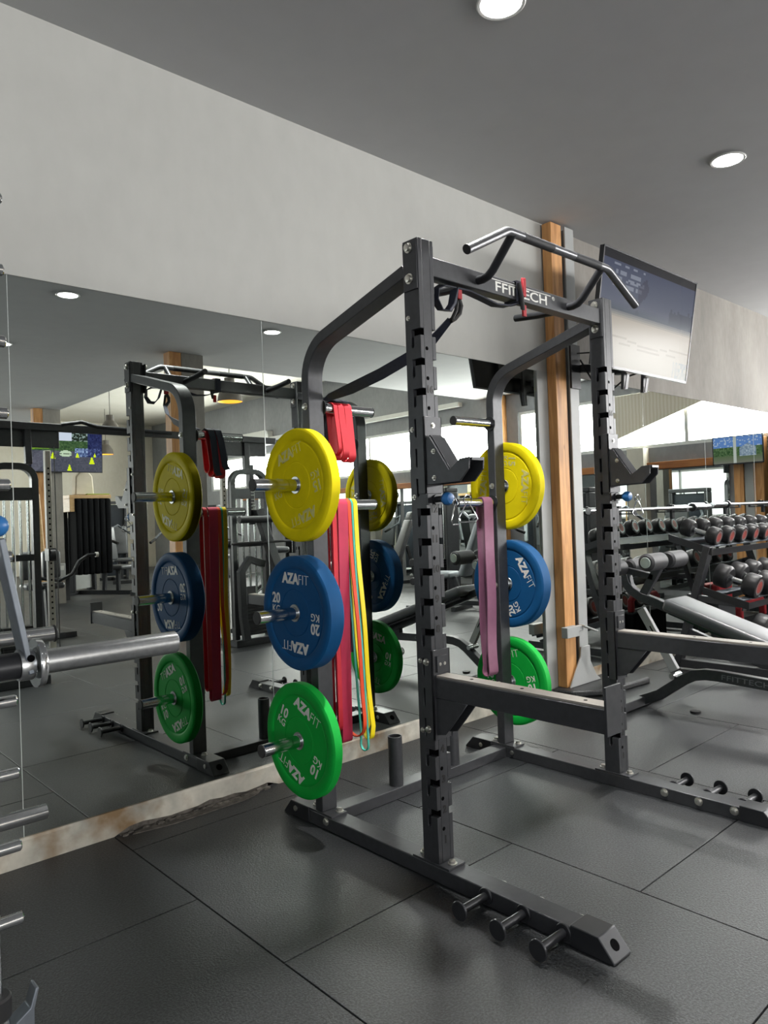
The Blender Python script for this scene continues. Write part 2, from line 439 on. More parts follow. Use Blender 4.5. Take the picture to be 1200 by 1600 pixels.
cl = MB(); cl.prism([(XW-.2,.2),(XW-.2,YS-.2),(XS,YS-.2),(XS,YB),(XE+.2,YB),(XE+.2,.2)], 'z', ZC, ZH+.1)
struct('ceiling', cl, MT['ceiling'], smooth=0)
struct('ceiling', MB().box(XS, XE+.2, YS-.2, YB, ZH, ZH+.1), MT['ceiling_high'], smooth=0)
prof = [(.008,0),(.2,0),(.2,ZC),(0,ZC),(0,2.17),(.008,2.17)]
struct('wall_north', MB().prism(prof, 'x', XW-.2, 2.52), MT['wall'], smooth=0)
struct('wall_north', MB().prism(prof, 'x', 2.52, XE+.2), MT['wall_raw'], smooth=0)
w = MB(); SX0, SX1, SV0, SV1 = -4.6, 1.6, .8, 2.9
w.box(SX1, XE+.2, YS-.2, YS, 0, ZH); w.box(XW-.2, SX0, YS-.2, YS, 0, ZH); w.box(SX0, SX1, YS-.2, YS, 0, SV0); w.box(SX0, SX1, YS-.2, YS, SV1, ZH)
struct('wall_south', w, MT['wall_beige'], smooth=0)
f = MB()
for i in range(5): f.box(SX0+(SX1-SX0-.06)*i/4, SX0+(SX1-SX0-.06)*i/4+.06, YS-.1, YS-.02, SV0, SV1)
f.box(SX0, SX1, YS-.1, YS-.02, SV0, SV0+.06); f.box(SX0, SX1, YS-.1, YS-.02, SV1-.06, SV1)
struct('window_4', f, MT['plastic_w'], bevel=.003)  # unseen window and its lamp, added as fill light from the rear
area_light('daylight_4', ((SX0+SX1)/2, YS-.16, (SV0+SV1)/2), (PI/2, 0, 0), SX1-SX0, SV1-SV0, BAY_POWER[3]*(SV1-SV0)*(SX1-SX0), (1, .98, .95))
w = MB(); WY0, WY1, WV0, WV1 = -11., -2.0, .9, 2.4
w.box(XW-.2, XW, YS, .2, 0, WV0); w.box(XW-.2, XW, YS, .2, WV1, ZC); w.box(XW-.2, XW, YS, WY0, WV0, WV1); w.box(XW-.2, XW, WY1, .2, WV0, WV1)
struct('wall_west', w, MT['wall_dark'], smooth=0)
f = MB()
for i in range(7): f.box(XW-.1, XW-.02, WY0+(WY1-WY0-.06)*i/6, WY0+(WY1-WY0-.06)*i/6+.06, WV0, WV1)
f.box(XW-.1, XW-.02, WY0, WY1, WV0, WV0+.06); f.box(XW-.1, XW-.02, WY0, WY1, WV1-.06, WV1)
struct('window_3', f, MT['plastic_w'], bevel=.003)  # unseen window and its lamp, added to brighten faces turned west
area_light('daylight_3', (XW-.16, (WY0+WY1)/2, (WV0+WV1)/2), (0, -PI/2, 0), WV1-WV0, WY1-WY0, BAY_POWER[2]*(WV1-WV0)*(WY1-WY0), (1, .98, .95))
BAYS = [(-4.45, -.25), (-14.5, -5.0)]
WZ0, WZ1 = 2.07, 2.87
w = MB()
w.box(XE, XE+.2, YS, .2, 0, WZ0); w.box(XE, XE+.2, YS, .2, WZ1, ZH)
for y0, y1 in ((-.25, .2), (-5.0, -4.45), (YS, -14.5)): w.box(XE, XE+.2, y0, y1, WZ0, WZ1)
struct('wall_east', w, MT['wall_grey'], smooth=0)
struct('trim_1', MB().box(XE-.12, XE, -14.5, YB-.4, 3.12, 3.2), MT['plastic_w'], bevel=.004)  # white strip stands in for the lit underside of a beam
for n, (y0, y1) in enumerate(BAYS):
    f = MB(); t = .05
    f.box(XE+.02, XE+.1, y0, y1, WZ0, WZ0+t); f.box(XE+.02, XE+.1, y0, y1, WZ1-t, WZ1)
    m = max(2, round((y1-y0)/1.5))
    for i in range(m+1):
        yy = y0 + (y1-y0-t)*i/m; f.box(XE+.02, XE+.1, yy, yy+t, WZ0+t, WZ1-t)
    struct('window_%d' % (n+1), f, MT['plastic_w'], bevel=.003)
    area_light('daylight_%d' % (n+1), (XE+.16, (y0+y1)/2, (WZ0+WZ1)/2), (0, PI/2, 0), WZ1-WZ0, y1-y0, BAY_POWER[n]*(WZ1-WZ0)*(y1-y0), (1, .985, .96))
struct('trim_2', MB().prism([(-2.75,2.86),(-2.75,2.215),(-1.5,2.6),(-.62,2.86)], 'x', XE-.03, XE-.012), MT['awning'], smooth=0)
# timber lintel and glazed panels along the end wall
struct('trim_3', MB().box(XE-.07, XE, -13, -1.05, 1.76, 1.86), MT['lintel'], bevel=.004)
struct('trim_4', MB().box(XE-.16, XE, -2.45, -2.2, 0, WZ0), MT['wall_beige'], smooth=0)

# kerb under the mirror with a broken, stained stretch
kb = MB()
xs = [XW + .06*i for i in range(int((XE-XW)/.06)+1)] + [XE]
def kerb_low(x):
    if -.62 < x < .12: return .010 + .008*abs(math.sin(x*23)) + .012*abs(math.sin(x*61+1))*abs(math.sin(x*9))
    return .0
top = []; 
A = []
for x in xs:
    j = .0015*math.sin(x*7) 
    A.append([kb.bm.verts.new(p) for p in ((x, -.012+j, kerb_low(x)), (x, -.012+j, .092), (x, -.006, .1), (x, .008, .1), (x, .008, 0.0))])
for p, q in zip(A, A[1:]):
    for i in range(4): kb.bm.faces.new((p[i], q[i], q[i+1], p[i+1]))
kerb = struct('baseboard_north', kb, MT['kerb'], smooth=30)
rb = MB(); random.seed(3)
for i in range(44):
    x = random.uniform(-.6, .1); y = random.uniform(-.034, -.012); s_ = random.uniform(.004, .012)
    rb.ball((x, y, s_*.3), s_, 6, (1.6, 1, .7))
rb.box(-.6, .1, -.008, -.004, .0, .05); rb.prism([(-.52,-.012),(-.56,-.045),(-.40,-.075),(-.06,-.07),(.02,-.05),(.06,-.012)], 'z', 0, .0035)
tag(rb.build('debris', MT['cement'], smooth=0), 'dark crumbled cement along the broken foot of the mirror kerb', 'debris', kind='stuff')

# mirror panels
SEAMS = [-3.15, -2.05, -.948, .154, 1.256, 2.30, 2.70, 3.72, 4.82, 5.92, 7.02, 7.97]
WORD = ['far left mirror panel, outside the photo behind the weight machine', 'mirror panel at the left edge behind the chrome pegs',
        'tall mirror panel in which the plates of the power rack appear', 'tall mirror panel directly behind the power rack',
        'mirror panel between the rack and the timber post', 'mirror panel just right of the timber post, under the television',
        'mirror panel behind the near end of the dumbbell rack', 'mirror panel behind the middle of the dumbbell rack',
        'mirror panel behind the far end of the dumbbell rack', 'last mirror panel before the window wall']
PANES = [(x0, x1) for x0, x1 in zip(SEAMS, SEAMS[1:]) if x0 != 2.30]
for i, (x0, x1) in enumerate(PANES):
    m = MB().box(x0+.0012, x1-.0012, 0.0, .0075, .101, 2.168).build('wall_mirror', MT['mirror'], smooth=0)
    tag(m, WORD[i], 'mirror', 'mirror panels along the wall')
    MB().box(x0-.0012, x0+.0012, -.0012, .0075, .101, 2.168).build('polished_edge', MT['edge'], m, local=True, smooth=0)
for i, (y0, y1) in enumerate(((-2.1, -1.1), (-4.4, -2.55), (-7.2, -5.2), (-9.4, -7.3))):
    m = MB().box(XE-.01, XE-.002, y0, y1, .1, 1.75).build('end_wall_mirror', MT['mirror'], smooth=0)
    tag(m, ['narrow mirror under the timber lintel, beside the corner', 'mirror under the timber lintel past the pale pillar', 'wide mirror under the lintel beyond the end wall post', 'farthest mirror under the timber lintel'][i], 'mirror', 'mirrors on the end wall')

# posts: timber with painted steel or concrete
def col(name, m, *bx, bev=.004, parent=None):
    mb = MB()
    for q in bx: mb.box(*q)
    return struct(name, mb, m, bevel=bev) if parent is None else mb.build(name, m, parent, bevel=bev)
F0 = .045
col('column_1', MT['wood'], (2.412, 2.535, -.086, -.015, F0, ZC-.012))
col('column_1', MT['steel_paint'], (2.30, 2.70, -.0135, -.0005, .0, 2.169), bev=.001)
col('column_1', MT['lintel'], (2.537, 2.552, -.07, -.015, F0, ZC-.012), bev=.001)
st = MB()
st.box(2.562, 2.668, -.096, -.084, F0, ZC-.014); st.box(2.61, 2.62, -.084, -.015, F0, ZC-.014); st.box(2.562, 2.668, -.027, -.015, F0, ZC-.014)
tag(st.build('column_2', MT['steel_paint'], bevel=.003), kind='structure')
ft = MB().prism([(2.42,F0),(2.80,F0),(2.74,.085),(2.672,.19),(2.668,.30),(2.562,.30),(2.55,.235),(2.50,.16)], 'y', -.108, -.097)
tag(ft.build('column_3', MT['steel_paint'], bevel=.003), kind='structure')
tag(MB().prism([(2.33,-.016),(2.36,-.16),(2.55,-.30),(3.05,-.34),(3.15,-.016)], 'z', 0, F0-.001).build('rubber_mat', MT['floor'], bevel=.012), 'dark rubber block lying around the foot of the timber post', 'mat')
cl_ = MB(); cl_.box(2.335, 2.475, -.155, -.108, .39, .46); cl_.box(2.475, 2.53, -.15, -.112, .42, .455); cl_.bar((2.52,-.15,.455), (2.62,-.19,.41), .05, .012)
tag(cl_.build('post_bracket', MT['steel_paint'], bevel=.003), 'pale grey bracket clamped low on the timber post', 'bracket')
for (x, y) in ((2.06, -4.92), (2.06, -9.7), (2.06, -14.4)):
    col('column_4', MT['wood'], (x, x+.14, y, y+.15, 0, ZC)); col('column_5', MT['wall_raw'], (x+.142, x+.42, y-.1, y+.15, 0, ZC))
col('column_6', MT['wood'], (XE-.2, XE, -4.86, -4.68, 0, ZC))
col('column_7', MT['wood'], (XE-.16, XE, -.98, -.86, 0, WZ0)); col('column_8', MT['steel_paint'], (XE-.14, XE, -.858, -.742, 0, WZ0)); col('column_9', MT['wood'], (XE-.16, XE, -.74, -.62, 0, WZ0))

# ------------------------------------------------------------------ downlights and pendants
proto = None
DL = [(.505,-1.19,'round ceiling downlight directly above the power rack'), (2.513,-1.21,'round ceiling downlight above the television and timber post'),
      (4.6,-1.2,'ceiling downlight above the dumbbell rack'), (6.65,-1.2,'ceiling downlight next to the window wall'),
      (.463,-3.36,'ceiling downlight seen in the left mirror panel'), (2.537,-3.42,'ceiling downlight seen in the mirror beside the panel seam'),
      (4.609,-3.63,'ceiling downlight seen in the mirror behind the rack upright'), (6.7,-3.5,'ceiling downlight facing the end wall windows'),
      (.502,-5.395,'ceiling downlight at the left seam of the mirror'), (-1.5,-3.4,'ceiling downlight above the photographer'),
      (.5,-7.6,'ceiling downlight between the rear pillars'), (.5,-10.,'ceiling downlight near the rear television'), (-2.,-6.5,'ceiling downlight at the rear left of the room')]
for i, (x, y, lab) in enumerate(DL):
    if proto is None:
        o = thing('ceiling_downlight', (0,0,0), lab, 'downlight', 'ceiling downlights')
        MB().lathe([(.078,0),(.092,0),(.095,-.004),(.09,-.008),(.08,-.006),(.078,-.002)], seg=40, close=True).build('trim_ring', MT['plastic_w'], o, local=True)
        MB().lathe([(0,-.0045),(.0785,-.0045),(.0785,-.001),(0,-.001)], seg=40).build('diffuser', MT['led'], o, local=True)
        proto = o
    else: o = copy_tree(proto)
    o.location = (x, y, ZC); o['label'] = lab
    d = area_light('lamp', (x, y, ZC-.012), (0,0,0), .15, .15, DOWNLIGHT_POWER, (1, .985, .95), 'DISK', spread=math.radians(78))
proto = None
for x, y, z, lab in ((4.0,-6.75,3.04,'taupe pendant lamp nearest the ceiling edge, warm inside'), (3.85,-10.9,3.0,'taupe pendant lamp right of the rear television, upper of two in the mirror'), (5.55,-15.4,3.05,'farthest taupe pendant lamp, lower of two in the mirror')):
    if proto is None:
        o = thing('pendant_lamp', (0,0,0), lab, 'pendant lamp', 'pendant lamps in the rear bay')
        sh = MB().lathe([(.045,.36),(.075,.355),(.078,.25),(.10,.23),(.165,.12),(.19,0),(.187,0),(.16,.118),(.097,.225),(.07,.24),(.045,.24)], seg=36).build('lamp_shade', MT['lampshade'], o, local=True)
        MB().lathe([(.16,.112),(.184,.006)], seg=36).build('lining', MT['lamp_in'], sh, local=True)
        MB().tube([(0,0,.36),(0,0,1.16)], .006, 8).build('cord', MT['cable'], o, local=True)
        MB().ball((0,0,.1), .045, 12).build('bulb', mat('warm_bulb', '#ffe0b0', emit=('#ffd9a0', 12)), o, local=True)
        proto = o
    else: o = copy_tree(proto)
    o.location = (x, y, z); o['label'] = lab
    d = bpy.data.lights.new('pendant_glow', 'SPOT'); d.energy = PENDANT_POWER*4; d.color = (1, .8, .5); d.spot_size = 2.2; d.shadow_soft_size = .05
    lo = bpy.data.objects.new('pendant_glow', d); COL.objects.link(lo); lo.location = (x, y, z+.06)

# ------------------------------------------------------------------ televisions
def screen_mesh(w, h, nx, ny, paint, m):
    bm = bmesh.new(); lay = bm.loops.layers.float_color.new('picture')
    V = [[bm.verts.new((-w/2+w*i/nx, 0, -h/2+h*j/ny)) for i in range(nx+1)] for j in range(ny+1)]
    for j in range(ny):
        for i in range(nx):
            f = bm.faces.new((V[j][i], V[j][i+1], V[j+1][i+1], V[j+1][i]))
            c = lin(paint((i+.5)/nx, (j+.5)/ny))
            for l in f.loops: l[lay] = (*c, 1)
    me = bpy.data.meshes.new('screen'); bm.to_mesh(me); bm.free(); me.materials.append(m); return me
def tv(loc, rz, tilt, w, h, paint, strength, label, nx=96, ny=54):
    o = thing('wall_television', loc, label, 'television')
    o.rotation_euler = (tilt, 0, rz)
    bd = MB().box(-w/2, w/2, .001, .028, -h/2, h/2); bd.box(-w*.3, w*.3, .028, .06, -h*.36, h*.2)
    bd.build('body', MT['black2'], o, bevel=.003, local=True)
    fr = MB()
    for q in ((-w/2,w/2,-.004,.001,h/2-.01,h/2), (-w/2,w/2,-.004,.001,-h/2,-h/2+.016), (-w/2,-w/2+.01,-.004,.001,-h/2,h/2), (w/2-.01,w/2,-.004,.001,-h/2,h/2)): fr.box(*q)
    fr.build('bezel', MT['black2'], o, local=True)
    me = screen_mesh(w-.02, h-.026, nx, ny, paint, emis_attr('screen_picture', strength))
    s = bpy.data.objects.new('screen', me); COL.objects.link(s); s.parent = o; s.location = (0, -.0005, .003)
    return o
def hash2(a, b): return (math.sin(a*127.1+b*311.7)*43758.5453) % 1
def mixc(a, b, t): return tuple(x*(1-t)+y*t for x, y in zip(a, b))
def blue_with_glare(u, v):
    n = hash2(int(u*48), int(v*27))
    if v > .925: return (.16, .16, .17)
    if v > .50:
        c = mixc((.44, .47, .55), (.34, .37, .47), (v-.5)/.42)
        if .10 < u < .42 and v > .70 and (int(v*34) % 2 == 0) and n > .45: c = (.62, .65, .72)
        if abs(u - (.36+.22*(v-.5))) < .05*(1.2-v) + .03*math.sin(v*19): c = mixc(c, (.25, .25, .33), .5)
        if u > .72 and .52 < v < .62+.06*n: c = mixc(c, (.27, .30, .36), .6)
        if v < .58: c = mixc(c, (.33, .38, .44), (.58-v)/.08)
        return c
    if v > .44: return mixc((.80, .76, .69), (.50, .52, .54), (v-.44)/.06)  # cream lower half: window reflection painted into the screen colours
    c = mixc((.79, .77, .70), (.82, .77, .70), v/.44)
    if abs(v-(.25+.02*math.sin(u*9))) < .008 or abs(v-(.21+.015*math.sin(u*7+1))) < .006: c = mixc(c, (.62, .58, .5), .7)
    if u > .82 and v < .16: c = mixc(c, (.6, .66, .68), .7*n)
    return c
def road(u, v):
    n = hash2(int(u*60), int(v*34))
    if u < .05: return (.03, .04, .12)
    cones = ((.33,.30,.10), (.66,.33,.08), (.86,.18,.12), (.55,.02,.10), (.90,.36,.06))
    for cx, cy, s in cones:
        if cy < v < cy+s*1.5 and abs(u-cx) < s*.28*(1.15-(v-cy)/(s*1.5)): return (.85, .93, .10)
    if ((u-.50)/.085)**2 + ((v-.42)/.075)**2 < 1: return (.12, .15, .12) if .40 < v < .43 and n > .4 else (.75, .82, .72)
    if .62 < u < .80 and .36 < v < .56: return mixc((.62, .70, .85), (.18, .24, .42), n)
    if u > .8 and v > .36: return mixc((.06, .08, .25), (.55, .62, .85), n*.6 if v < .55 else n*.25)
    if v > .72:
        if .34 < u < .58: return (.80, .82, .90)
        return mixc((.10, .22, .12), (.42, .52, .45), n*.7) if u < .34 else mixc((.12, .16, .12), (.65, .72, .72), (n > .6)*.8)
    if v > .48:
        if u < .42 and v > .50+.1*u: return mixc((.50, .66, .15), (.34, .46, .2), n)
        return mixc((.16, .27, .15), (.30, .40, .25), n)
    return mixc((.26, .27, .32), (.40, .39, .45), .5*n + .4*(abs(u-.3+.6*(.5-v)) < .12))
def house(u, v):
    n = hash2(int(u*40), int(v*22))
    if v > .62:
        c = (.42, .58, .85) if n > .2 else (.75, .82, .92)
    elif v > .28: c = mixc((.20, .32, .18), (.42, .52, .36), n)
    else: c = mixc((.50, .50, .46), (.38, .45, .32), v/.28)
    if .12 < u < .46 and .26 < v < .72-.9*abs(u-.29): c = mixc((.72, .78, .84), (.45, .53, .62), n)
    if abs(u-.56) < .03: c = (.8, .82, .8)
    return c
tv((2.846, -.531, 2.471), 0.0, math.radians(8.9), 1.24, .713, blue_with_glare, .5, 'large wall television beside the timber post, showing a blue picture above a painted cream window reflection')
mt = thing('television_mount', (2.72, -.25, 2.2), 'black articulated wall bracket holding the large television to the post', 'bracket')
a_ = MB(); a_.box(2.56, 2.67, -.112, -.0965, 2.06, 2.36); a_.build('wall_plate', MT['black'], mt)
a_ = MB(); a_.bar((2.66,-.115,2.2), (2.90,-.27,2.2), .045, .05); a_.bar((2.90,-.27,2.2), (2.84,-.42,2.2), .045, .05)
a_.cyl((2.90,-.27,2.16), (2.90,-.27,2.24), .03); a_.build('swing_arm', MT['black'], mt)
a_ = MB(); a_.box(2.6, 3.1, -.43, -.41, 2.22, 2.27)
for x in (2.72, 2.98): a_.bar((x,-.425,2.4), (x,-.40,2.02), .03, .02, (0,1,0))
a_.build('rail', MT['black'], mt)
for x in (2.72, 2.98):
    q = MB(); q.bar((x,-.438,2.12), (x,-.42,2.02), .03, .006, (0,1,0)); q.build('strap', MT['black2'], mt)
q = MB(); q.tube([(2.66,-.12,2.26),(2.68,-.2,2.1),(2.78,-.25,2.02),(2.82,-.38,2.12),(2.85,-.46,2.14)], .006, 8); q.tube([(2.62,-.12,2.3),(2.7,-.22,2.3),(2.84,-.4,2.24)], .005, 8)
q.build('cable', MT['cable'], mt)
tv((2.50, -9.42, 2.5), PI, .06, 1.20, .72, lambda u, v: road(1-u, v), 1.5, 'television on the rear pillar showing cars and yellow cones')
tv((XE-.22, -.90, 1.92), -PI/2, 0, .62, .36, house, .9, 'small television on the end wall showing a pale house and trees', 48, 28)
q = thing('air_conditioner', (XE-.12, -12.1, 3.2), 'white split air conditioner high on the end wall', 'air conditioner')
MB().box(XE-.24, XE-.004, -12.6, -11.55, 3.02, 3.36).build('casing', MT['plastic_w'], q, bevel=.03, segs=3)
MB().box(XE-.25, XE-.235, -12.5, -11.65, 3.06, 3.09).build('louver', MT['steel_paint'], q)

# ------------------------------------------------------------------ power rack
def bolts(parent, *specs):
    for sp in specs: MB().bolt(*sp).build('bolt', MT['zinc'], parent)
WX, XR = .0745, 1.1563
YF, YFB, YR, YRB = -1.19, -1.118, -.554, -.509
YP = (YR+YRB)/2
ZT = 2.164
rack = thing('power_rack', (.615, -1.0, 0), 'black half rack holding coloured plates, with numbered uprights and a pull-up bar', 'power rack')
NOTCH = [.227+.1012*k for k in range(17)]
PEGZ = (.361, .862, 1.365)
HORNY = (-1.395, -1.54, -1.68)
for side in (0, 1):
    X = XR*side; S = -1 if side == 0 else 1                  # S points away from the rack's middle
    xo = X if side == 0 else X+WX; xi = X+WX if side == 0 else X   # outer and inner faces
    # skid
    sk = MB().box(X-.0036, X+.0757, -1.76, -.39, 0, .053).build('base_skid', MT['black'], rack, bevel=.003)
    for poly, nm in (([(-1.70,0),(-1.70,.061),(-1.79,.061),(-1.838,.006),(-1.838,0)], 'foot_cap'), ([(-.47,0),(-.47,.061),(-.346,.061),(-.296,.006),(-.296,0)], 'foot_cap')):
        fc = MB().prism(poly, 'x', X-.0075, X+.0795)
        o = fc.build(nm, MT['black2'], sk, bevel=.005, segs=3)
    for sgn, y in ((-1, -1.8145), (1, -.3205)):
        n = Vector((0, sgn*.75, .655)).normalized()
        MB().cyl(Vector((X+.036, y, .033))-n*.004, Vector((X+.036, y, .033))+n*.0012, .0155, seg=24).build('foot_hole', MT['dark'], sk)
    for y in HORNY:
        h = MB(); h.cyl((xo-S*.0, y, .033), (xo+S*.130, y, .033), .0125); h.cyl((xo+S*.0037, y, .033), (xo+S*.012, y, .033), .0255, ch=.002)
        h.cyl((xo+S*.126, y, .033), (xo+S*.134, y, .033), .0295, ch=.0018, seg=28)
        h.build('band_horn', MT['black2'], sk)
        MB().bolt((xi-S*.0012, y, .033), (-S, 0, 0), .012, .014).build('bolt', MT['zinc'], sk)
    bolts(sk, *[((xo+S*.0038, y+.02, .034), (S,0,0)) for y in (-.40, -.60)], *[((xi-S*.0012, y, .03), (-S,0,0)) for y in (-.40, -.60)])
    # front upright with gun-rack notches
    up_ = MB()
    for xa, xb in ((X, X+.018), (X+.057, X+WX)):
        poly = [(YF, .061)]
        for z in NOTCH:
            poly += [(YF, z-.0115), (-1.158, z-.0115), (-1.158, z-.046), (-1.152, z-.051), (-1.146, z-.046), (-1.146, z+.0115), (YF, z+.0115)]
        poly += [(YF, ZT), (YFB, ZT), (YFB, .061)]
        up_.prism(poly, 'x', xa, xb)
    up_.box(X+.018, X+.057, YF, YFB, .061, ZT)
    u = up_.build('upright', MT['black'], rack, bevel=.0012, segs=1)
    for z in NOTCH:
        for xx in (X+.0166, X+.0574): MB().box(xx, xx+.0006, YF+.0015, -1.144, z-.053, z+.013).build('notch_shade', MT['dark'], u, smooth=0)  # dark plates put in for the shade inside the hollow notches
    p = MB().box(X-.0036, X+.0757, -1.237, -1.068, .053, .0608); p.build('foot_plate', MT['black'], u, bevel=.001)
    bolts(u, *[((X+.037, y, .0608), (0,0,1), .0115, .011) for y in (-1.216, -1.088)])
    for k in range(17):
        z = .172+.1012*k
        if .47 < z < .78 or 1.29 < z < 1.57: continue
        MB().cyl((X+.0285, YF-.0006, z), (X+.0285, YF+.004, z), .0068, seg=14).build('pin_hole', MT['dark'], u, smooth=0)
    for n in range(1, 17):
        z = .134+.1012*(n-1)
        if .47 < z < .78 or 1.29 < z < 1.57: continue
        MB().add_mesh(text_mesh(str(n), .034, .0004, .0016), FACE_S((X+.036, YF-.0006, z))).build('position_lettering', MT['blackprint'], u, smooth=0)
    # top plates
    for q in ((X-.0055, X-.0002, YF+.002, YFB-.004, 1.99, 2.156), (X+WX+.0002, X+WX+.0055, YF+.004, YFB+.035, 1.985, 2.15)): MB().box(*q).build('top_bracket', MT['black'], u, bevel=.002)
    bolts(u, *[((X-.0055, -1.152, z), (-1,0,0), .0125, .011) for z in (2.135, 2.03)], *[((X+WX+.0055, -1.105, z), (1,0,0), .0125, .01) for z in (2.135, 2.03)], *[((xo+S*.0005, -1.135, z), (S,0,0), .006, .005) for z in (1.52, 1.29, .735, .50, 1.90)])
    # rear post and curved arm, one bent flat tube
    T2 = .0225
    cl_pts = [Vector((0, YP, .061)), Vector((0, YP, 1.0)), Vector((0, YP, 1.70))]
    ang = math.radians(15); R = .165; zb_ = 1.783
    cl_pts += [Vector((0, YP-R+R*math.cos(t), zb_+R*math.sin(t))) for t in [math.radians(75)*i/10 for i in range(11)]]
    last = cl_pts[-1]
    L_ = (-1.118 - last.y)/(-math.cos(ang))
    cl_pts.append(last + Vector((0, -math.cos(ang), math.sin(ang)))*L_)
    s_ = MB().strip([q+Vector((X+WX/2, 0, 0)) for q in cl_pts], (1,0,0), WX, .045)
    post = s_.build('rear_post', MT['black'], rack, bevel=.003)
    MB().box(X-.0036, X+.0757, -.615, -.452, .053, .0608).build('foot_plate', MT['black'], post, bevel=.001)
    bolts(post, ((X+.056, -.593, .0608), (0,0,1), .0115, .011), ((X+.037, -.47, .0608), (0,0,1), .0115, .011), *[((xi-S*.0002, YP, z), (-S,0,0), .010, .009) for z in PEGZ], *[((xo+S*.0002, YP, z), (S,0,0), .010, .009) for z in (1.283, 1.681)])
    for z in PEGZ:
        g = MB().cyl((xo, YP, z), (xo+S*.256, YP, z), .0242, ch=.001, seg=32); g.build('plate_peg', MT['chrome'], post)
        MB().cyl((xo+S*.2562, YP, z), (xo+S*.2625, YP, z), .0246, ch=.002, seg=32).build('peg_cap', MT['cap'], post)
    for z in (1.283, 1.681):
        g = MB().cyl((xi, YP, z), (xi-S*.273, YP, z), .0222, ch=.001, seg=28); g.build('band_peg', MT['chrome'], post)
        MB().cyl((xi-S*.2732, YP, z), (xi-S*.279, YP, z), .0226, ch=.002, seg=28).build('peg_cap', MT['cap'], post)
        MB().cyl((xi, YP, z), (xi-S*.006, YP, z), .036, ch=.001, seg=28).build('peg_flange', MT['black2'], post)
    # j hook
    j = MB(); j.box(X-.006, X+WX+.006, YF-.0065, YF-.0005, 1.30, 1.56)
    for xx in (X-.006, X+WX+.0005): j.box(xx, xx+.0055, YF-.0065, YF+.03, 1.30, 1.56)
    side_poly = [(YF-.0065,1.488),(-1.214,1.489),(-1.297,1.372),(-1.345,1.405),(-1.385,1.408),(-1.381,1.371),(-1.343,1.333),(YF-.0065,1.329)]
    for xx in (X-.001, X+WX-.006): j.prism(side_poly, 'x', xx, xx+.007)
    jh = j.build('j_hook', MT['black'], rack, bevel=.001, segs=1)
    MB().strip([(X+WX/2,-1.204,1.492),(X+WX/2,-1.216,1.483),(X+WX/2,-1.296,1.366),(X+WX/2,-1.346,1.398),(X+WX/2,-1.389,1.402)], (1,0,0), WX-.016, .011).build('liner', MT['black2'], jh, bevel=.001)
    bolts(jh, *[((X-.001, -1.232, z), (-1,0,0), .006, .006) for z in (1.438, 1.35)], ((X+WX/2, YF-.0065, 1.53), (0,-1,0), .006, .004))
    # pop pin with a blue ball
    k = MB(); k.cyl((X+.036, YF, 1.28), (X+.036, -1.236, 1.28), .0105); k.cyl((X+.036, YF, 1.28), (X+.036, -1.205, 1.28), .016)
    k.box(X+.0, X+.072, YF-.008, YF-.0005, 1.263, 1.298)
    pp = k.build('locking_pin', MT['black2'], rack)
    MB().lathe([(0,0),(.013,0),(.0215,.012),(.0225,.024),(.017,.035),(0,.039)], (X+.036,-1.234,1.28), (0,-1,0), 24).build('knob', MT['bluek'], pp)
    # spotter arm
    a = MB(); a.box(X+.004, X+.0705, -1.83, YF-.0005, .617, .684)
    for xx in (X+.006, X+.062): a.prism([(YF-.0005,.617),(-1.335,.617),(-1.275,.545),(-1.235,.50),(YF-.0005,.49)], 'x', xx, xx+.006)
    sa = a.build('spotter_arm', MT['black'], rack, bevel=.002, segs=1)
    MB().box(X-.0005, X+.0755, -1.838, -1.8302, .612, .746).build('end_plate', MT['black'], sa, bevel=.001)
    MB().box(X+.010, X+.0645, -1.829, YF-.008, .6842, .692).build('top_strip', MT['tape'], sa, bevel=.001)
    for y in (-1.33, -1.53, -1.75): MB().cyl((X+.037, y, .690), (X+.037, y, .6924), .006, seg=12).build('bolt', MT['dark'], sa)
    q = MB(); q.box(X-.006, X+WX+.006, YF-.0065, YF-.0005, .475, .775)
    for xx in (X-.006, X+WX+.0005): q.box(xx, xx+.0055, YF-.0065, YF+.032, .475, .775)
    q.box(X+.012, X+.062, YF-.013, YF-.0065, .70, .755)
    q.build('sleeve', MT['black'], sa, bevel=.001, segs=1)
    bolts(sa, *[((xx, YF-.013, .727), (0,-1,0), .004, .0016) for xx in (X+.026, X+.048)], *[((xo+S*.006, -1.17, z), (S,0,0), .0085, .009) for z in (.735, .51)])
cm = MB().box(.0757, XR-.0036, -.562, -.486, 0, .048).build('crossmember', MT['black'], rack, bevel=.003)
for x in (.432, .80):
    MB().pipe((x,-.524,.048), (x,-.524,.262), .0315, .027, 28).build('bar_holder', MT['black'], cm)
bmx = MB().box(WX+.006, XR-.0005, -1.18, -1.13, 2.048, 2.115).build('crossbeam', MT['black'], rack, bevel=.003)
lg = MB()
lg.add_mesh(text_mesh('FFI TECH', .052, .0004, .0006, 1.62), FACE_S((.585, -1.1806, 2.077)))
lg.add_mesh(text_mesh('T', .052, .0004, .0006, 1.62), FACE_S((.53, -1.1806, 2.077)))
lg.box(.40, .775, -1.1809, -1.1802, 2.1015, 2.1045)
lg.add_mesh(text_mesh('®', .022, .0004), FACE_S((.795, -1.1806, 2.094)))
lg.build('brand_lettering', MT['white'], bmx, smooth=0)
pb = [(.072,-1.345,2.090)] + [(.305+.07*math.sin(t), -1.345, 2.133+.07*math.cos(t)) for t in (-.46,-.36,-.24,-.12,0)] + [(.925+.07*math.sin(t), -1.345, 2.133+.07*math.cos(t)) for t in (0,.12,.24,.36,.46)] + [(1.158,-1.345,2.090)]
pu = MB().tube(pb, .0158, 18).build('pull_up_bar', MT['bar_paint'], rack)
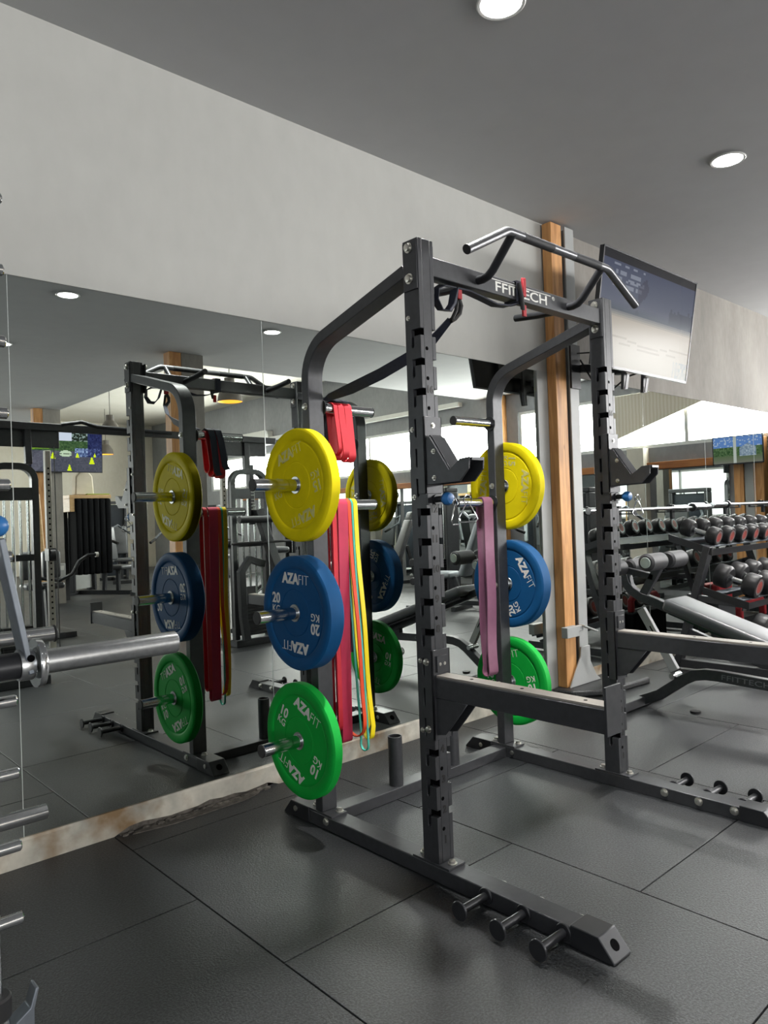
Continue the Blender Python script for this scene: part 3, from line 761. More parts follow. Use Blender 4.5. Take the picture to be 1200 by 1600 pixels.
for x in (.322, .902):
    MB().tube([(x,-1.18,2.08),(x,-1.205,2.079),(x,-1.228,2.084),(x,-1.25,2.1),(x,-1.345,2.203)], .0158, 16).build('bar_support', MT['black2'], pu)
for x0, x1 in ((.375,.555), (.70,.875), (.078,.085), (1.147,1.152)):
    if x1-x0 > .05: MB().cyl((x0,-1.345,2.203), (x1,-1.345,2.203), .0165, seg=20).build('knurled_grip', MT['grip'], pu)
for x in (.345, .93):
    MB().tube([(x,-1.132,2.082),(x,-1.0,2.09),(x,-.885,2.103)], .0158, 16).build('rear_handle', MT['black2'], pu)
for (a0, b0) in (((.072,-1.345,2.092), (-.897,0,-.442)), ((1.158,-1.345,2.092), (.897,0,-.442))):
    v = Vector(b0); MB().cyl(Vector(a0)-v*.002, Vector(a0)+v*.003, .0162, ch=.001, seg=20).build('end_plug', MT['cap'], pu)

# ------------------------------------------------------------------ bumper plates
def plate(xf, z, T, m, weight, rot, label, txt):
    """a plate on a peg along X; its lettered face looks towards -X at x = xf"""
    r = [(.0258,0),(.034,0),(.034,-.004),(.089,-.004),(.0905,-.0062),(.0935,-.0062),(.095,-.004),(.170,-.0045),(.1725,-.0068),(.1765,-.0068),(.179,-.004),(.186,-.0005),(.214,-.0005),(.220,-.0025),(.2248,-.0075)]
    back = [(rr, -T-h) for rr, h in r[::-1]]
    o = MB().lathe(r+back, seg=96, close=True).build('bumper_plate', m, smooth=32)
    tag(o, label, 'weight plate', 'bumper plates on the power rack')
    o.matrix_world = basis((0,-1,0), (0,0,1), (-1,0,0), (xf, YP, z))
    h = MB().lathe([(.0249,.0012),(.0335,.0012),(.0345,0),(.0345,-.003),(.0249,-.003)], seg=48, close=True).build('hub_ring', MT['brushed'], o, local=True)
    for k in (0, 1):
        R_ = Matrix.Rotation(math.radians(rot)+PI*k, 4, 'Z')
        t = MB()
        t.add_mesh(text_mesh('AZA', .056, .0005, .0028, .95), R_ @ Matrix.Translation((-.032, .132, -.0038)))
        t.add_mesh(text_mesh('FIT', .056, .0005, -.0012, .95), R_ @ Matrix.Translation((.054, .132, -.0038)))
        t.build('brand_lettering', txt, o, local=True, smooth=0)
        a = math.radians(78); q = Vector((-math.sin(a)*.133, math.cos(a)*.133, -.0038))
        t = MB()
        t.add_mesh(text_mesh(weight, .058, .0005, .0014, .95), R_ @ Matrix.Translation(q+Vector((0, .018, 0))))
        t.add_mesh(text_mesh('KG', .042, .0005, .0002, .95), R_ @ Matrix.Translation(q+Vector((0, -.026, 0))))
        t.build('weight_lettering', txt, o, local=True, smooth=0)
    return o
faint = mat('pale_yellow_print', '#d8d182', .5, vary=(60, .05))
plate(-.063, PEGZ[2], .054, MT['yellow'], '15', 17, 'yellow 15 kg plate, top of the left column of plates', faint)
plate(-.088, PEGZ[1], .076, MT['blue'], '20', -3, 'blue 20 kg plate in the middle of the left column of plates', MT['white'])
plate(-.090, PEGZ[0], .048, MT['green'], '10', -26, 'green 10 kg plate, lowest of the left column of plates', MT['white'])
plate(1.244, PEGZ[2], .054, MT['yellow'], '15', -95, 'yellow 15 kg plate on the far rear post beside the timber', faint)
plate(1.244, PEGZ[1], .076, MT['blue'], '20', -62, 'blue 20 kg plate on the far rear post beside the timber', MT['white'])
plate(1.244, PEGZ[0], .048, MT['green'], '10', 13, 'green 10 kg plate on the far rear post near the floor', MT['white'])

# ------------------------------------------------------------------ resistance bands
def band_loop(mb, x, w, zp, zb, g, dx=0., wave=0., yo=0., R=.0252, t=.0045, ph=0., n=30):
    pts = [(x, YP+R*math.cos(a), zp+R*math.sin(a)) for a in [PI*i/10 for i in range(11)]]
    zc = zb+g
    for i in range(1, n):                                     # front strand going down
        s = i/n; e = s*s*(3-2*s)
        y = YP - R*(1-e) + (yo-g)*e + wave*math.sin(ph+s*9)*s
        pts.append((x+dx*s+wave*.6*math.sin(ph+1+s*7)*s, y, zp+(zc-zp)*s))
    pts += [(x+dx, YP+yo-g*math.cos(a), zc-g*math.sin(a)) for a in [PI*i/10 for i in range(11)]]
    for i in range(1, n):
        s = 1-i/n; e = s*s*(3-2*s)
        y = YP + R*(1-e) + (yo+g)*e + wave*.7*math.sin(ph+2+s*8)*s
        pts.append((x+dx*s+wave*.6*math.sin(ph+1+s*7)*s, y, zp+(zc-zp)*s))
    mb.strip(pts, (1,0,0), w, t, closed=True)
    return mb
def band(label, m, *loops):
    mb = MB()
    for l in loops: band_loop(mb, **l)
    return tag(mb.build('resistance_band', m, smooth=50), label, 'resistance band', 'resistance bands hung on the rack')
P1, P2 = 1.283, 1.681
band('narrow dark red band hanging closest to the left post', MT['b_red'], dict(x=.108, w=.022, zp=P1, zb=.36, g=.022))
band('wide crimson band in front of the cluster on the left post', MT['b_pink'], dict(x=.154, w=.052, zp=P1, zb=.305, g=.016, dx=-.008))
band('orange band with two open strands beside the crimson one', MT['b_orange'], dict(x=.189, w=.017, zp=P1, zb=.322, g=.060, wave=.012, yo=-.018))
band('thin teal band that hangs lowest beside the yellow one', MT['b_teal'], dict(x=.2045, w=.009, zp=P1, zb=.262, g=.024, dx=.008, yo=-.045, wave=.005))
band('yellow band, outermost of the cluster on the left post', MT['b_yellow'], dict(x=.222, w=.022, zp=P1, zb=.305, g=.022, dx=.016, yo=-.045, wave=.017, ph=.6))
band('short red band doubled over the upper peg of the left post', MT['b_red'], dict(x=.134, w=.020, zp=P2, zb=1.49, g=.03, dx=.016), dict(x=.163, w=.032, zp=P2, zb=1.47, g=.034, dx=.014), dict(x=.201, w=.038, zp=P2, zb=1.462, g=.03, dx=.012))
band('mauve band hanging from the far post to the spotter arm', MT['b_purple'], dict(x=1.09, w=.068, zp=P1, zb=.418, g=.022, wave=.009, dx=.0))

# ------------------------------------------------------------------ suspension trainer
stn = thing('suspension_trainer', (.4, -1.155, 2.05), 'black strap trainer slung from the crossbeam to the upper left peg', 'suspension trainer')
q = MB(); xa = .563
q.strip([(xa,-1.1855,2.121),(xa,-1.155,2.122),(xa,-1.1245,2.121),(xa,-1.1245,2.08),(xa,-1.1245,2.042),(xa,-1.155,2.041),(xa,-1.1855,2.042),(xa,-1.1860,2.08)], (1,0,0), .038, .004, closed=True)
q.build('anchor_loop', MT['navy'], stn)
for bx in ((.568, .588, -1.199, -1.189, 2.062, 2.135), (.566, .587, -1.198, -1.189, 1.985, 2.03)): MB().box(*bx).build('red_tag', MT['redtag'], stn, bevel=.002)
q = MB(); q.tube([(.55,-1.192,2.11),(.555,-1.198,2.06),(.565,-1.196,2.01),(.56,-1.19,2.045)], .009, 8); q.build('buckle', MT['cap'], stn)
q = MB(); q.strip([(.555,-1.17,2.036),(.50,-1.168,2.018),(.43,-1.165,2.012),(.36,-1.16,2.026),(.29,-1.155,2.038),(.22,-1.155,2.036)], (0,1,0), .034, .006); q.build('webbing', MT['navy'], stn)
q = MB(); q.strip([(.21,-1.155,2.04),(.15,-1.16,2.036),(.112,-1.16,2.015),(.108,-1.162,1.975),(.13,-1.165,1.945),(.165,-1.168,1.945),(.19,-1.168,1.975),(.208,-1.165,2.03)], (0,1,.3), .036, .004); q.build('foot_loop', MT['navy'], stn)
q = MB(); q.box(.222, .246, -1.168, -1.148, 2.0, 2.04); q.build('red_label', MT['redtag'], stn, bevel=.003)
q = MB(); q.tube([(.236,-1.158,2.0),(.248,-1.156,1.98),(.246,-1.15,1.955),(.228,-1.143,1.935),(.212,-1.138,1.925)], .010, 8); q.tube([(.228,-1.158,1.995),(.222,-1.156,1.96),(.212,-1.145,1.93)], .007, 8)
q.build('carabiner', MT['cap'], stn)
long_ = [(.213,-1.135,1.93),(.190,-1.06,1.862),(.165,-.95,1.815),(.145,-.83,1.778),(.118,-.68,1.742),(.102,-.57,1.724),(.100,-.535,1.7145)]
q = MB(); q.strip(long_, [(1,0,-.3),(.9,-.1,-.7),(.4,-.2,-.85),(.4,-.25,-.88),(.4,-.25,-.88),(.7,-.1,-.6),(1,0,-.2)], [.026,.036,.042,.044,.044,.034,.024], .004); q.build('long_strap', MT['navy'], stn, smooth=60)
for xs_, zz_, yy_ in ((.150, 1.47, .075), (.192, 1.50, .085)):
    q = MB(); q.strip([(xs_,YP-.030,P2+.028),(xs_,YP,P2+.040),(xs_,YP+.034,P2+.028),(xs_,YP+.058,P2-.02),(xs_,YP+yy_*.9,1.60),(xs_+.006,YP+yy_,zz_+.02),(xs_+.012,YP+yy_+.014,zz_)], (1,0,0), .036, .004); q.build('hanging_strap', MT['navy'], stn)

def wire_collar(loc, rz, lab, s=1.):
    o = thing('wire_collar', loc, lab, 'wire clip', 'wire clips hanging from the blue pins', rz)
    w_ = MB(); tri = [(0,0,.012),(.012,0,-.005),(.034,.0,-.045),(.026,0,-.056),(-.026,0,-.056),(-.034,0,-.045),(-.012,0,-.005)]
    w_.tube([(x*s,y*s,z*s) for x,y,z in tri], .0022, 8, closed=True)
    w_.build('wire_loop', MT['chrome'], o, local=True)
    w_ = MB(); w_.tube([(.014*s*math.cos(t), .004*math.sin(2*t), .02*s+.014*s*math.sin(t)) for t in [2*PI*i/14 for i in range(14)]], .0022, 8, closed=True); w_.build('ring', MT['chrome'], o, local=True)
    return o
wire_collar((.030, -1.292, 1.250), .3, 'chrome wire clip hanging against the left numbered upright, left of two')
wire_collar((.085, -1.298, 1.256), -.5, 'chrome wire clip swung out beside the left numbered upright, right of two')
wire_collar((XR+.05, -1.294, 1.252), -.2, 'chrome wire clip hanging from the blue pin of the far upright')

# ------------------------------------------------------------------ weight machine at the left edge
sm = thing('smith_machine', (-1.45, -1.1, 0), 'chrome pegged lifting machine at the left edge with a steel bar sleeve', 'lifting machine')
PY = -1.28
MB().box(-1.50, -1.42, PY-.04, PY+.04, .07, 2.2).build('upright', MT['black'], sm, bevel=.003)
MB().box(-1.50, -1.42, -.44, -.36, .07, 2.2).build('upright', MT['black'], sm, bevel=.003)
MB().box(-1.50, -1.42, PY-.1, -.30, 0, .07).build('base_tube', MT['black'], sm, bevel=.004)
MB().box(-1.50, -1.42, PY-.04, -.36, 2.2, 2.27).build('top_tube', MT['black'], sm, bevel=.004)
for k in range(1, 13):
    z = .29+.147*k
    if abs(z-1.025) < .02: continue
    p = MB(); p.cyl((-1.42, PY, z), (-1.312, PY, z), .0122, ch=.003, seg=20); p.build('catch_peg', MT['chrome'], sm)
r_ = MB().cyl((-1.369, PY, .22), (-1.369, PY, 2.18), .0145, seg=24).build('guide_rod', MT['chrome'], sm)
MB().cyl((-1.369, PY, .255), (-1.369, PY, .30), .030, ch=.004, seg=28).build('rubber_stop', MT['cap'], sm)
MB().cyl((-1.369, PY, .12), (-1.369, PY, .2548), .026, ch=.003, seg=28).build('rod_socket', MT['chrome'], sm)
br = MB(); br.prism([(-1.36,.10),(-1.30,.10),(-1.298,.245),(-1.288,.285),(-1.294,.287),(-1.306,.25),(-1.33,.235),(-1.36,.215)], 'y', PY-.008, PY+.03)
br.build('safety_bracket', MT['alu'], sm, bevel=.002)
MB().box(-1.44, -1.30, PY-.06, PY+.06, .07, .12).build('rod_foot', MT['black'], sm, bevel=.003)
for z in (.885, .318):
    p = MB().cyl((-1.42, -.40, z), (-.952 if z > .5 else -.99, -.40, z), .0247, ch=.002, seg=28).build('storage_peg', MT['chrome'], sm)
    xe = -.952 if z > .5 else -.99
    if z > .5: MB().cyl((xe, -.40, z), (xe+.006, -.40, z), .028, ch=.002, seg=28).build('peg_cap', MT['cap'], p)
BY, BZ = -1.33, .9565
bar = MB().cyl((-1.278, BY, BZ), (-.984, BY, BZ), .0250, ch=.003, seg=40).build('bar_sleeve', MT['brushed'], sm)
MB().lathe([(.0251,0),(.0485,0),(.0495,.002),(.0495,.011),(.0485,.013),(.0251,.013)], (-1.291, BY, BZ), (1,0,0), 48, close=True).build('flange', MT['chrome'], bar)
MB().lathe([(.0,0),(.031,0),(.032,.003),(.032,.024),(.031,.027),(0,.027)], (-1.322, BY, BZ), (1,0,0), 40).build('collar', MT['brushed'], bar)
MB().cyl((-1.62, BY, BZ), (-1.3225, BY, BZ), .0265, seg=32).build('bar_shaft', MT['black2'], bar)
hk = MB(); hk.bar((-1.304, BY-.004, .94), (-1.350, BY+.0, 1.21), .054, .012, (1,0,0)); hk.build('hook_arm', MT['alu'], sm, bevel=.002)
hb = MB(); hb.cyl((-1.306, BY-.0265, .972), (-1.306, BY-.034, .972), .007); hb.build('bolt', MT['dark'], sm)
MB().ball((-1.352, BY, 1.235), .022, 16).build('knob', MT['bluek'], sm)

# ------------------------------------------------------------------ abdominal bench beside the post
XB = 2.49
bn = thing('sit_up_bench', (XB, -1.0, 0), 'black decline bench with foam rollers between the far rack post and dumbbells', 'bench')
ba = MB()
ba.strip([(XB,-.575,.03),(XB,-.70,.085),(XB,-.86,.20),(XB,-.92,.232),(XB,-.985,.245),(XB,-1.06,.247),(XB,-1.5,.225),(XB,-2.2,.19)], (1,0,0), .05, .062)
base_ = ba.build('base_tube', MT['black'], bn, bevel=.004)
q = MB().add_mesh(text_mesh('FFITTECH®', .042, .0004, 0., 1.5), basis((0,-1,-.05), (0,-.05,1), (-1,0,0), (XB-.0256,-1.24,.236))); q.build('brand_lettering', mat('grey_print', '#6b6d70', .5, vary=(50, .05)), base_, smooth=0)
MB().box(XB-.26, XB+.22, -.61, -.55, .006, .06).build('rear_foot', MT['black'], bn, bevel=.004)
MB().box(XB-.30, XB+.30, -2.23, -2.17, 0, .16).build('front_foot', MT['black'], bn, bevel=.004)
q = MB()
for x in (XB-.25, XB+.21): q.cyl((x,-.58,0), (x,-.58,.01), .03)
q.cyl((XB+.03,-.9,.0),(XB+.03,-.9,.012),.03); q.build('rubber_foot', MT['cap'], bn)
ra = MB(); ra.strip([(XB,-.49,.81),(XB,-.505,.755),(XB,-.54,.712),(XB,-.60,.675),(XB,-.70,.645),(XB,-.85,.59),(XB,-1.5,.345),(XB,-2.0,.165)], (1,0,0), .05, .055)
rail = ra.build('seat_rail', MT['black'], bn, bevel=.004)
ps = MB(); ps.bar((XB,-.60,.665), (XB,-.745,.905), .04, .05, (0,.8,.5)); ps.bar((XB,-.53,.71), (XB,-.50,.85), .04, .045, (0,1,0)); ps.bar((XB,-.50,.84),(XB,-.69,.80),.04,.04); ps.build('roller_post', MT['black'], bn, bevel=.003)
def rollers(y, z, r, L, x0):
    for sgn in (-1, 1):
        a_, b_ = x0+sgn*.035, x0+sgn*(.035+L)
        p = MB().lathe([(.014,0),(r-.012,0),(r,.012),(r,L-.012),(r-.012,L),(.014,L)], (min(a_,b_), y, z), (1,0,0), 32, close=True).build('foam_roller', MT['foam'], bn)
        e = b_+sgn*.001
        MB().cyl((e, y, z), (e+sgn*.006, y, z), r*.62, ch=.002, seg=24).build('roller_cap', mat('pale_cap', '#b9c4bf', .4, vary=(40, .06)) if 'pale_cap' not in bpy.data.materials else bpy.data.materials['pale_cap'], p)
    MB().cyl((x0-.035-L, y, z), (x0+.035+L, y, z), .0138).build('roller_axle', MT['chrome'], bn)
rollers(-.755, .905, .052, .19, XB); rollers(-.515, .86, .046, .20, XB-.03)
sk_ = MB(); sk_.bar((XB-.0,-.595,.60), (XB,-.80,.245), .032, .05, (0,1,0)); st_ = sk_.build('adjusting_strut', MT['steel_paint'], bn, bevel=.002)
q = MB(); q.bar((XB-.0165,-.655,.50), (XB-.0165,-.73,.37), .001, .008, (0,1,0)); q.build('slot', MT['dark'], st_)
q = MB(); q.cyl((XB-.05,-.80,.215), (XB+.05,-.80,.215), .018); q.build('pivot', MT['chrome'], bn)
pd = MB(); dv = Vector((0,-.945,-.327)); rot = Matrix.Rotation(math.atan2(.327,.945), 4, 'X')
mid = Vector((XB, -.80, .655)) + dv*.62
pd.pad(mid, .27, 1.24, .075, .022, Matrix.Rotation(.333, 3, 'X'))
pd.build('back_pad', MT['vinyl'], bn)
q = MB(); q.bar(Vector((XB,-.82,.60)), Vector((XB,-.82,.60))+dv*1.1, .2, .012); q.build('pad_plate', MT['black2'], bn)
q = MB(); q.bar((XB,-1.62,.30),(XB,-1.62,.22),.04,.06,(0,1,0)); q.build('pad_support', MT['black'], bn)

# ------------------------------------------------------------------ dumbbell rack and dumbbells
dk = thing('dumbbell_rack', (4.8, -.55, 0), 'three tier black rack carrying round dumbbells in front of the mirror', 'dumbbell rack')
RX0, RX1 = 3.62, 6.9
TIERS = [(-.40, 1.025-.075, .31, .34), (-.645, .665-.10, .29, .36), (-.90, .30-.10, .28, .36)]       # mid y, tray height, slope, depth
for x in (RX0, 5.3175, RX1):
    f = MB(); f.bar((x,-.53,.93), (x,-.27,.05), .05, .075, (1,0,0)); f.box(x-.03, x+.03, -1.10, -.20, .02, .08); f.bar((x,-.36,.55), (x,-.75,.52), .045, .05); f.bar((x,-.34,.30),(x,-.98,.07),.045,.05)
    f.build('side_frame', MT['black'], dk, bevel=.003)
for (y, z, sl, dp) in TIERS:
    c, s_ = math.cos(sl), math.sin(sl)
    t = MB()
    for off in (-.075, .075):
        t.bar((RX0-.02, y+off*c, z+off*s_), (RX1+.02, y+off*c, z+off*s_), .05, .012, (0,-s_,c))
    fr = t.build('shelf_rail', MT['alu'], dk, bevel=.002)
    t = MB()
    for off in (-.125, .125): t.bar((RX0-.02, y+off*c, z+off*s_-.032), (RX1+.02, y+off*c, z+off*s_-.032), .006, .05, (0,-s_,c))
    t.build('shelf_edge', MT['black2'], dk)
    for x in (RX0-.022, RX1+.022):
        e = MB(); e.prism([(y-.17*c,z-.17*s_-.035),(y+.17*c,z+.17*s_-.035),(y+.17*c,z+.17*s_+.02),(y-.17*c,z-.17*s_+.02)], 'x', x-.003, x+.003); e.build('shelf_end', MT['black2'], dk)
def dumbbell_proto(r, L, hw):
    o = thing('dumbbell', (0,0,0), '', 'dumbbell')
    MB().tube([(0,-L/2+.0,0),(0,-.04,0),(0,0,0),(0,.04,0),(0,L/2,0)], [.0135,.0150,.0165,.0150,.0135], 16).build('handle', MT['brushed'], o, local=True)
    for s_ in (-1, 1):
        h = MB().lathe([(0,-hw/2),(r*.80,-hw/2),(r*.95,-hw/2+.012),(r,-hw/2+.024),(r,hw/2-.014),(r*.93,hw/2-.003),(r*.80,hw/2),(r*.74,hw/2-.002),(0,hw/2-.002)], (0, s_*L/2, 0), (0,s_,0), 28).build('head', MT['urethane'], o, local=True)
        MB().lathe([(0,0),(r*.70,0),(r*.70,.0014),(0,.0014)], (0, s_*(L/2+hw/2-.0018), 0), (0,s_,0), 24).build('badge', MT['logo_red'], h, local=True)
        MB().lathe([(r*.52,0),(r*.69,0),(r*.69,.0022),(r*.52,.0022)], (0, s_*(L/2+hw/2-.0018), 0), (0,s_,0), 24, close=True).build('badge_ring', MT['ring'], h, local=True)
        MB().cyl((0, s_*(L/2-hw/2-.001), 0), (0, s_*(L/2-hw/2-.014), 0), .021, seg=20).build('collar', MT['chrome'], h, local=True)
    return o
ORD = ['first', 'second', 'third', 'fourth', 'fifth', 'sixth', 'seventh', 'eighth', 'ninth', 'tenth', 'eleventh', 'twelfth']
for ti, ((y, z, sl, dp), (r, L, hw), x0, dx, n, nm) in enumerate(zip(TIERS, ((.068,.20,.085), (.088,.21,.105), (.092,.21,.11)), (3.79, 3.83, 3.85), (.235, .262, .27), (12, 11, 6), ('top', 'middle', 'bottom'))):
    pr = dumbbell_proto(r, L, hw)
    for k in range(n):
        o = pr if k == 0 else copy_tree(pr)
        o.location = (x0+dx*k, y - .0, z + (r + .0085)/math.cos(sl)); o.rotation_euler = (sl, 0, 0)
        o['label'] = '%s black round dumbbell from the near end of the %s rack tier' % (ORD[k], nm)
        o['group'] = 'dumbbells on the %s tier' % nm
# barbells across wall hooks, behind the dumbbells
def barbell(x0, x1, y, z, label):
    o = thing('barbell', ((x0+x1)/2, y, z), label, 'barbell')
    MB().cyl((x0+.30,y,z), (x1-.30,y,z), .0125, seg=16).build('shaft', MT['brushed'], o)
    for a_, b_ in ((x0, x0+.30), (x1-.30, x1)):
        s_ = MB().cyl((a_,y,z), (b_,y,z), .0245, ch=.002, seg=24).build('sleeve', MT['chrome'], o)
    for x in (x0+.30, x1-.30): MB().cyl((x-.012,y,z), (x+.012,y,z), .034, seg=24).build('collar', MT['black2'], o)
    return o
barbell(2.72, 4.62, -.10, 1.218, 'chrome barbell held level against the mirror, left of two')
barbell(4.70, 6.60, -.10, 1.234, 'chrome barbell held level against the mirror, right of two')
for x, zz in ((3.3,1.218),(4.15,1.218),(5.2,1.234),(6.1,1.234)):
    hk = MB(); hk.box(x-.02, x+.02, -.013, -.001, zz-.09, zz+.03); hk.box(x-.02, x+.02, -.125, -.001, zz-.035, zz-.0255); hk.box(x-.02, x+.02, -.135, -.126, zz-.035, zz-.005)
    tag(hk.build('barbell_hook', MT['black2'], bevel=.002), 'black hook plate on the mirror holding a barbell, ' + {3.3:'nearest the post', 4.15:'under the near barbell collar', 5.2:'under the second barbell', 6.1:'farthest along the mirror'}[x], 'hook', 'barbell hooks')
stp = thing('aerobic_step', (4.94, -.06, 0), 'red topped step platform between the bench post and the mirror, under the rack', 'step platform')
MB().box(4.78, 5.08, -.09, -.02, .372, .525).build('riser', MT['redp'], stp, bevel=.02, segs=3); MB().box(4.76, 5.10, -.10, -.016, 0, .37).build('base', MT['vinyl'], stp, bevel=.01)
rh = thing('push_up_stand', (4.5, -.47, 0), 'red handled frame on a dark block under the middle rack tier', 'exercise handle')
MB().strip([(4.27,-.47,.30),(4.27,-.47,.40),(4.31,-.47,.43),(4.70,-.47,.43),(4.74,-.47,.40),(4.74,-.47,.30)], (0,1,0), .05, .05).build('frame', MT['redp'], rh, bevel=.01, segs=3)
MB().box(4.2, 4.8, -.53, -.41, .0, .298).build('base', MT['mat_foam'], rh, bevel=.01)

# ------------------------------------------------------------------ functional trainer facing the mirror
ft_ = thing('cable_machine', (1.15, -3.4, 0), 'wide black cable machine with two towers of chrome rods, facing the mirror', 'cable machine')
def tower(x0, x1, y, xc):
    """x0..x1 tower width; xc: perforated column"""
    w_ = MB(); pts = [(x0,y,.06),(x0,y,1.62)] + arc((x0+.11,1.62), .11, PI, PI/2, 5, lambda u,v:(u,y,v)) + arc((x1-.11,1.62), .11, PI/2, 0, 5, lambda u,v:(u,y,v)) + [(x1,y,.06)]
    w_.strip(pts, (0,1,0), .07, .05); f = w_.build('tower_frame', MT['black'], ft_, bevel=.004)
    w_ = MB(); w_.box(x0-.04, x1+.06, y-.42, y+.08, 0, .07); w_.build('base', MT['black'], ft_, bevel=.005)
    w_ = MB(); w_.box(x0+.02, x1-.02, y-.03, y+.03, 1.46, 1.56); w_.box(x0+.02, x1-.02, y-.03, y+.03, .98, 1.03); w_.build('cross_plate', MT['black'], ft_, bevel=.003)
    n = 5
    w_ = MB()
    for i in range(n):
        xx = x0+.05+(x1-x0-.1)*i/(n-1); w_.cyl((xx, y-.01, .1), (xx, y-.01, 1.55), .011, seg=12)
    w_.build('guide_rods', MT['chrome'], ft_)
    st_ = MB()
    for i in range(11): st_.box(x0+.055, x1-.055, y-.07, y+.06, .10+.034*i, .131+.034*i)
    st_.build('weight_stack', MT['urethane'], ft_, bevel=.003)
    c_ = MB(); c_.box(xc-.022, xc+.022, y-.025, y+.025, .07, 1.86); co = c_.build('column', mat('cream_steel', '#d9d4c6', .45, vary=(20,.05)) if 'cream_steel' not in bpy.data.materials else bpy.data.materials['cream_steel'], ft_, bevel=.003)
    h_ = MB()
    for i in range(28): h_.cyl((xc, y+.0255, .5+.045*i), (xc, y+.022, .5+.045*i), .008, seg=10)
    h_.build('pin_holes', MT['dark'], co)
    p_ = MB(); p_.cyl((xc-.02, y+.05, 1.02), (xc+.02, y+.05, 1.02), .045); p_.box(xc-.03, xc+.03, y-.03, y+.07, .97, 1.07); p_.build('pulley', MT['black2'], ft_, bevel=.002)
    p_ = MB(); p_.tube([(xc+.05,y+.02,.2),(xc+.05,y+.02,1.9)], .004, 6); p_.build('cable', MT['cable'], ft_)
tower(-.20, .13, -3.30, .235); tower(2.02, 2.40, -3.46, 1.925)
w_ = MB(); w_.bar((-.25,-3.32,2.055), (2.55,-3.47,2.055), .06, .06); w_.bar((-.2,-3.36,1.96),(.36,-3.38,1.96),.02,.14); w_.bar((1.85,-3.46,1.96),(2.45,-3.48,1.96),.02,.14)
w_.bar((.1,-3.32,1.75),(.1,-3.34,2.05),.05,.05); w_.bar((2.2,-3.46,1.75),(2.2,-3.47,2.05),.06,.06); w_.build('top_beam', MT['black'], ft_, bevel=.004)
w_ = MB(); w_.tube([(.35,-3.28,2.075),(.5,-3.24,2.1),(.62,-3.22,2.065),(.75,-3.22,2.06),(1.3,-3.26,2.05)], .017, 10); w_.build('grip_bar', MT['grip'], ft_)
w_ = MB(); w_.bar((2.28,-3.40,1.35),(2.42,-3.30,.75),.09,.08,(0,1,0)); w_.strip([(2.3,-3.36,.80),(2.12,-3.34,.86),(2.02,-3.33,.74),(2.03,-3.33,.30),(2.06,-3.33,.07)], (0,1,0), .06, .07); w_.build('lever_arm', MT['black'], ft_, bevel=.004)
q = MB().add_mesh(text_mesh('FFITTECH', .06, .0004, .0005, 1.2), basis((0,0,1), (1,0,0), (0,1,0), (2.24,-3.425,1.5))); q.build('brand_lettering', MT['white'], ft_, smooth=0)
MB().box(2.215, 2.265, -3.50, -3.428, 1.2, 1.80).build('sign_post', MT['black2'], ft_, bevel=.003)
w_ = MB(); w_.cyl((2.50,-3.30,1.25),(2.0,-3.30,1.25),.035); w_.cyl((2.6,-3.3,1.02),(1.9,-3.3,1.02),.012); w_.build('roller', MT['foam'], ft_)

fb = thing('fan_bike', (2.75, -4.25, 0), 'exercise bike with a pale spoked wheel behind the cable machine', 'exercise bike')
q = MB(); q.lathe([(.215,-.02),(.24,-.025),(.24,.025),(.215,.02)], (2.68,-4.15,.42), (-.35,1,0), 40, close=True); q.build('wheel_rim', MT['steel_paint'], fb)
q = MB()
for i in range(10):
    a = 2*PI*i/10; dx = Vector((.94*math.cos(a), .33*math.cos(a), math.sin(a))); q.cyl(Vector((2.68,-4.15,.42)), Vector((2.68,-4.15,.42))+dx*.22, .006, seg=8)
q.build('spokes', MT['brushed'], fb)
q = MB(); q.bar((2.4,-4.25,.03),(3.1,-4.0,.03),.06,.06); q.bar((2.8,-4.16,.08),(2.92,-4.08,.85),.06,.05); q.bar((2.68,-4.2,.42),(2.92,-4.1,.6),.05,.05); q.build('frame', MT['black'], fb, bevel=.004)
q = MB(); q.pad((2.96,-4.07,.9),.16,.26,.07,.03); q.build('saddle', MT['vinyl'], fb)

# ------------------------------------------------------------------ generic bench and selector machines
def incline_bench(loc, rz, label, vin, back=1.05, group=None):
    o = thing('incline_bench', loc, label, 'bench', group, rz)
    f = MB(); f.box(-.25,.25,-.03,.03,0,.06); f.box(-.03,.03,-.65,.65,.06,.12); f.box(-.28,.28,.62,.68,0,.06); f.bar((0,0,.1),(0,.1,.42),.05,.06,(0,1,0)); f.bar((0,-.45,.1),(0,-.28,.72),.05,.05,(0,1,0)); f.build('frame', MT['black'], o, bevel=.004, local=True)
    s_ = MB(); s_.pad((0,.28,.45),.30,.38,.08,.025); s_.build('seat', vin, o, local=True)
    s_ = MB(); s_.pad((0,-.20,.80),.28,.09,.78,.03, Matrix.Rotation(math.radians(22),3,'X')); s_.build('back_pad', vin, o, local=True)
    s_ = MB(); s_.pad((0,-.375,1.22),.24,.10,.17,.035, Matrix.Rotation(math.radians(22),3,'X')); s_.build('head_pad', vin, o, local=True)
    r_ = MB(); r_.cyl((-.3,.55,.62),(.3,.55,.62),.055,ch=.01); r_.cyl((-.3,.55,.38),(.3,.55,.38),.05,ch=.01); r_.build('foam_roller', MT['foam'], o, local=True)
    return o
incline_bench((5.35,-3.45,0), PI*.92, 'incline bench with pale grey pads facing the mirror', MT['vinyl_lt'])
incline_bench((6.9,-6.4,0), PI*.6, 'incline bench with dark pads farther back by the end wall', MT['vinyl'])
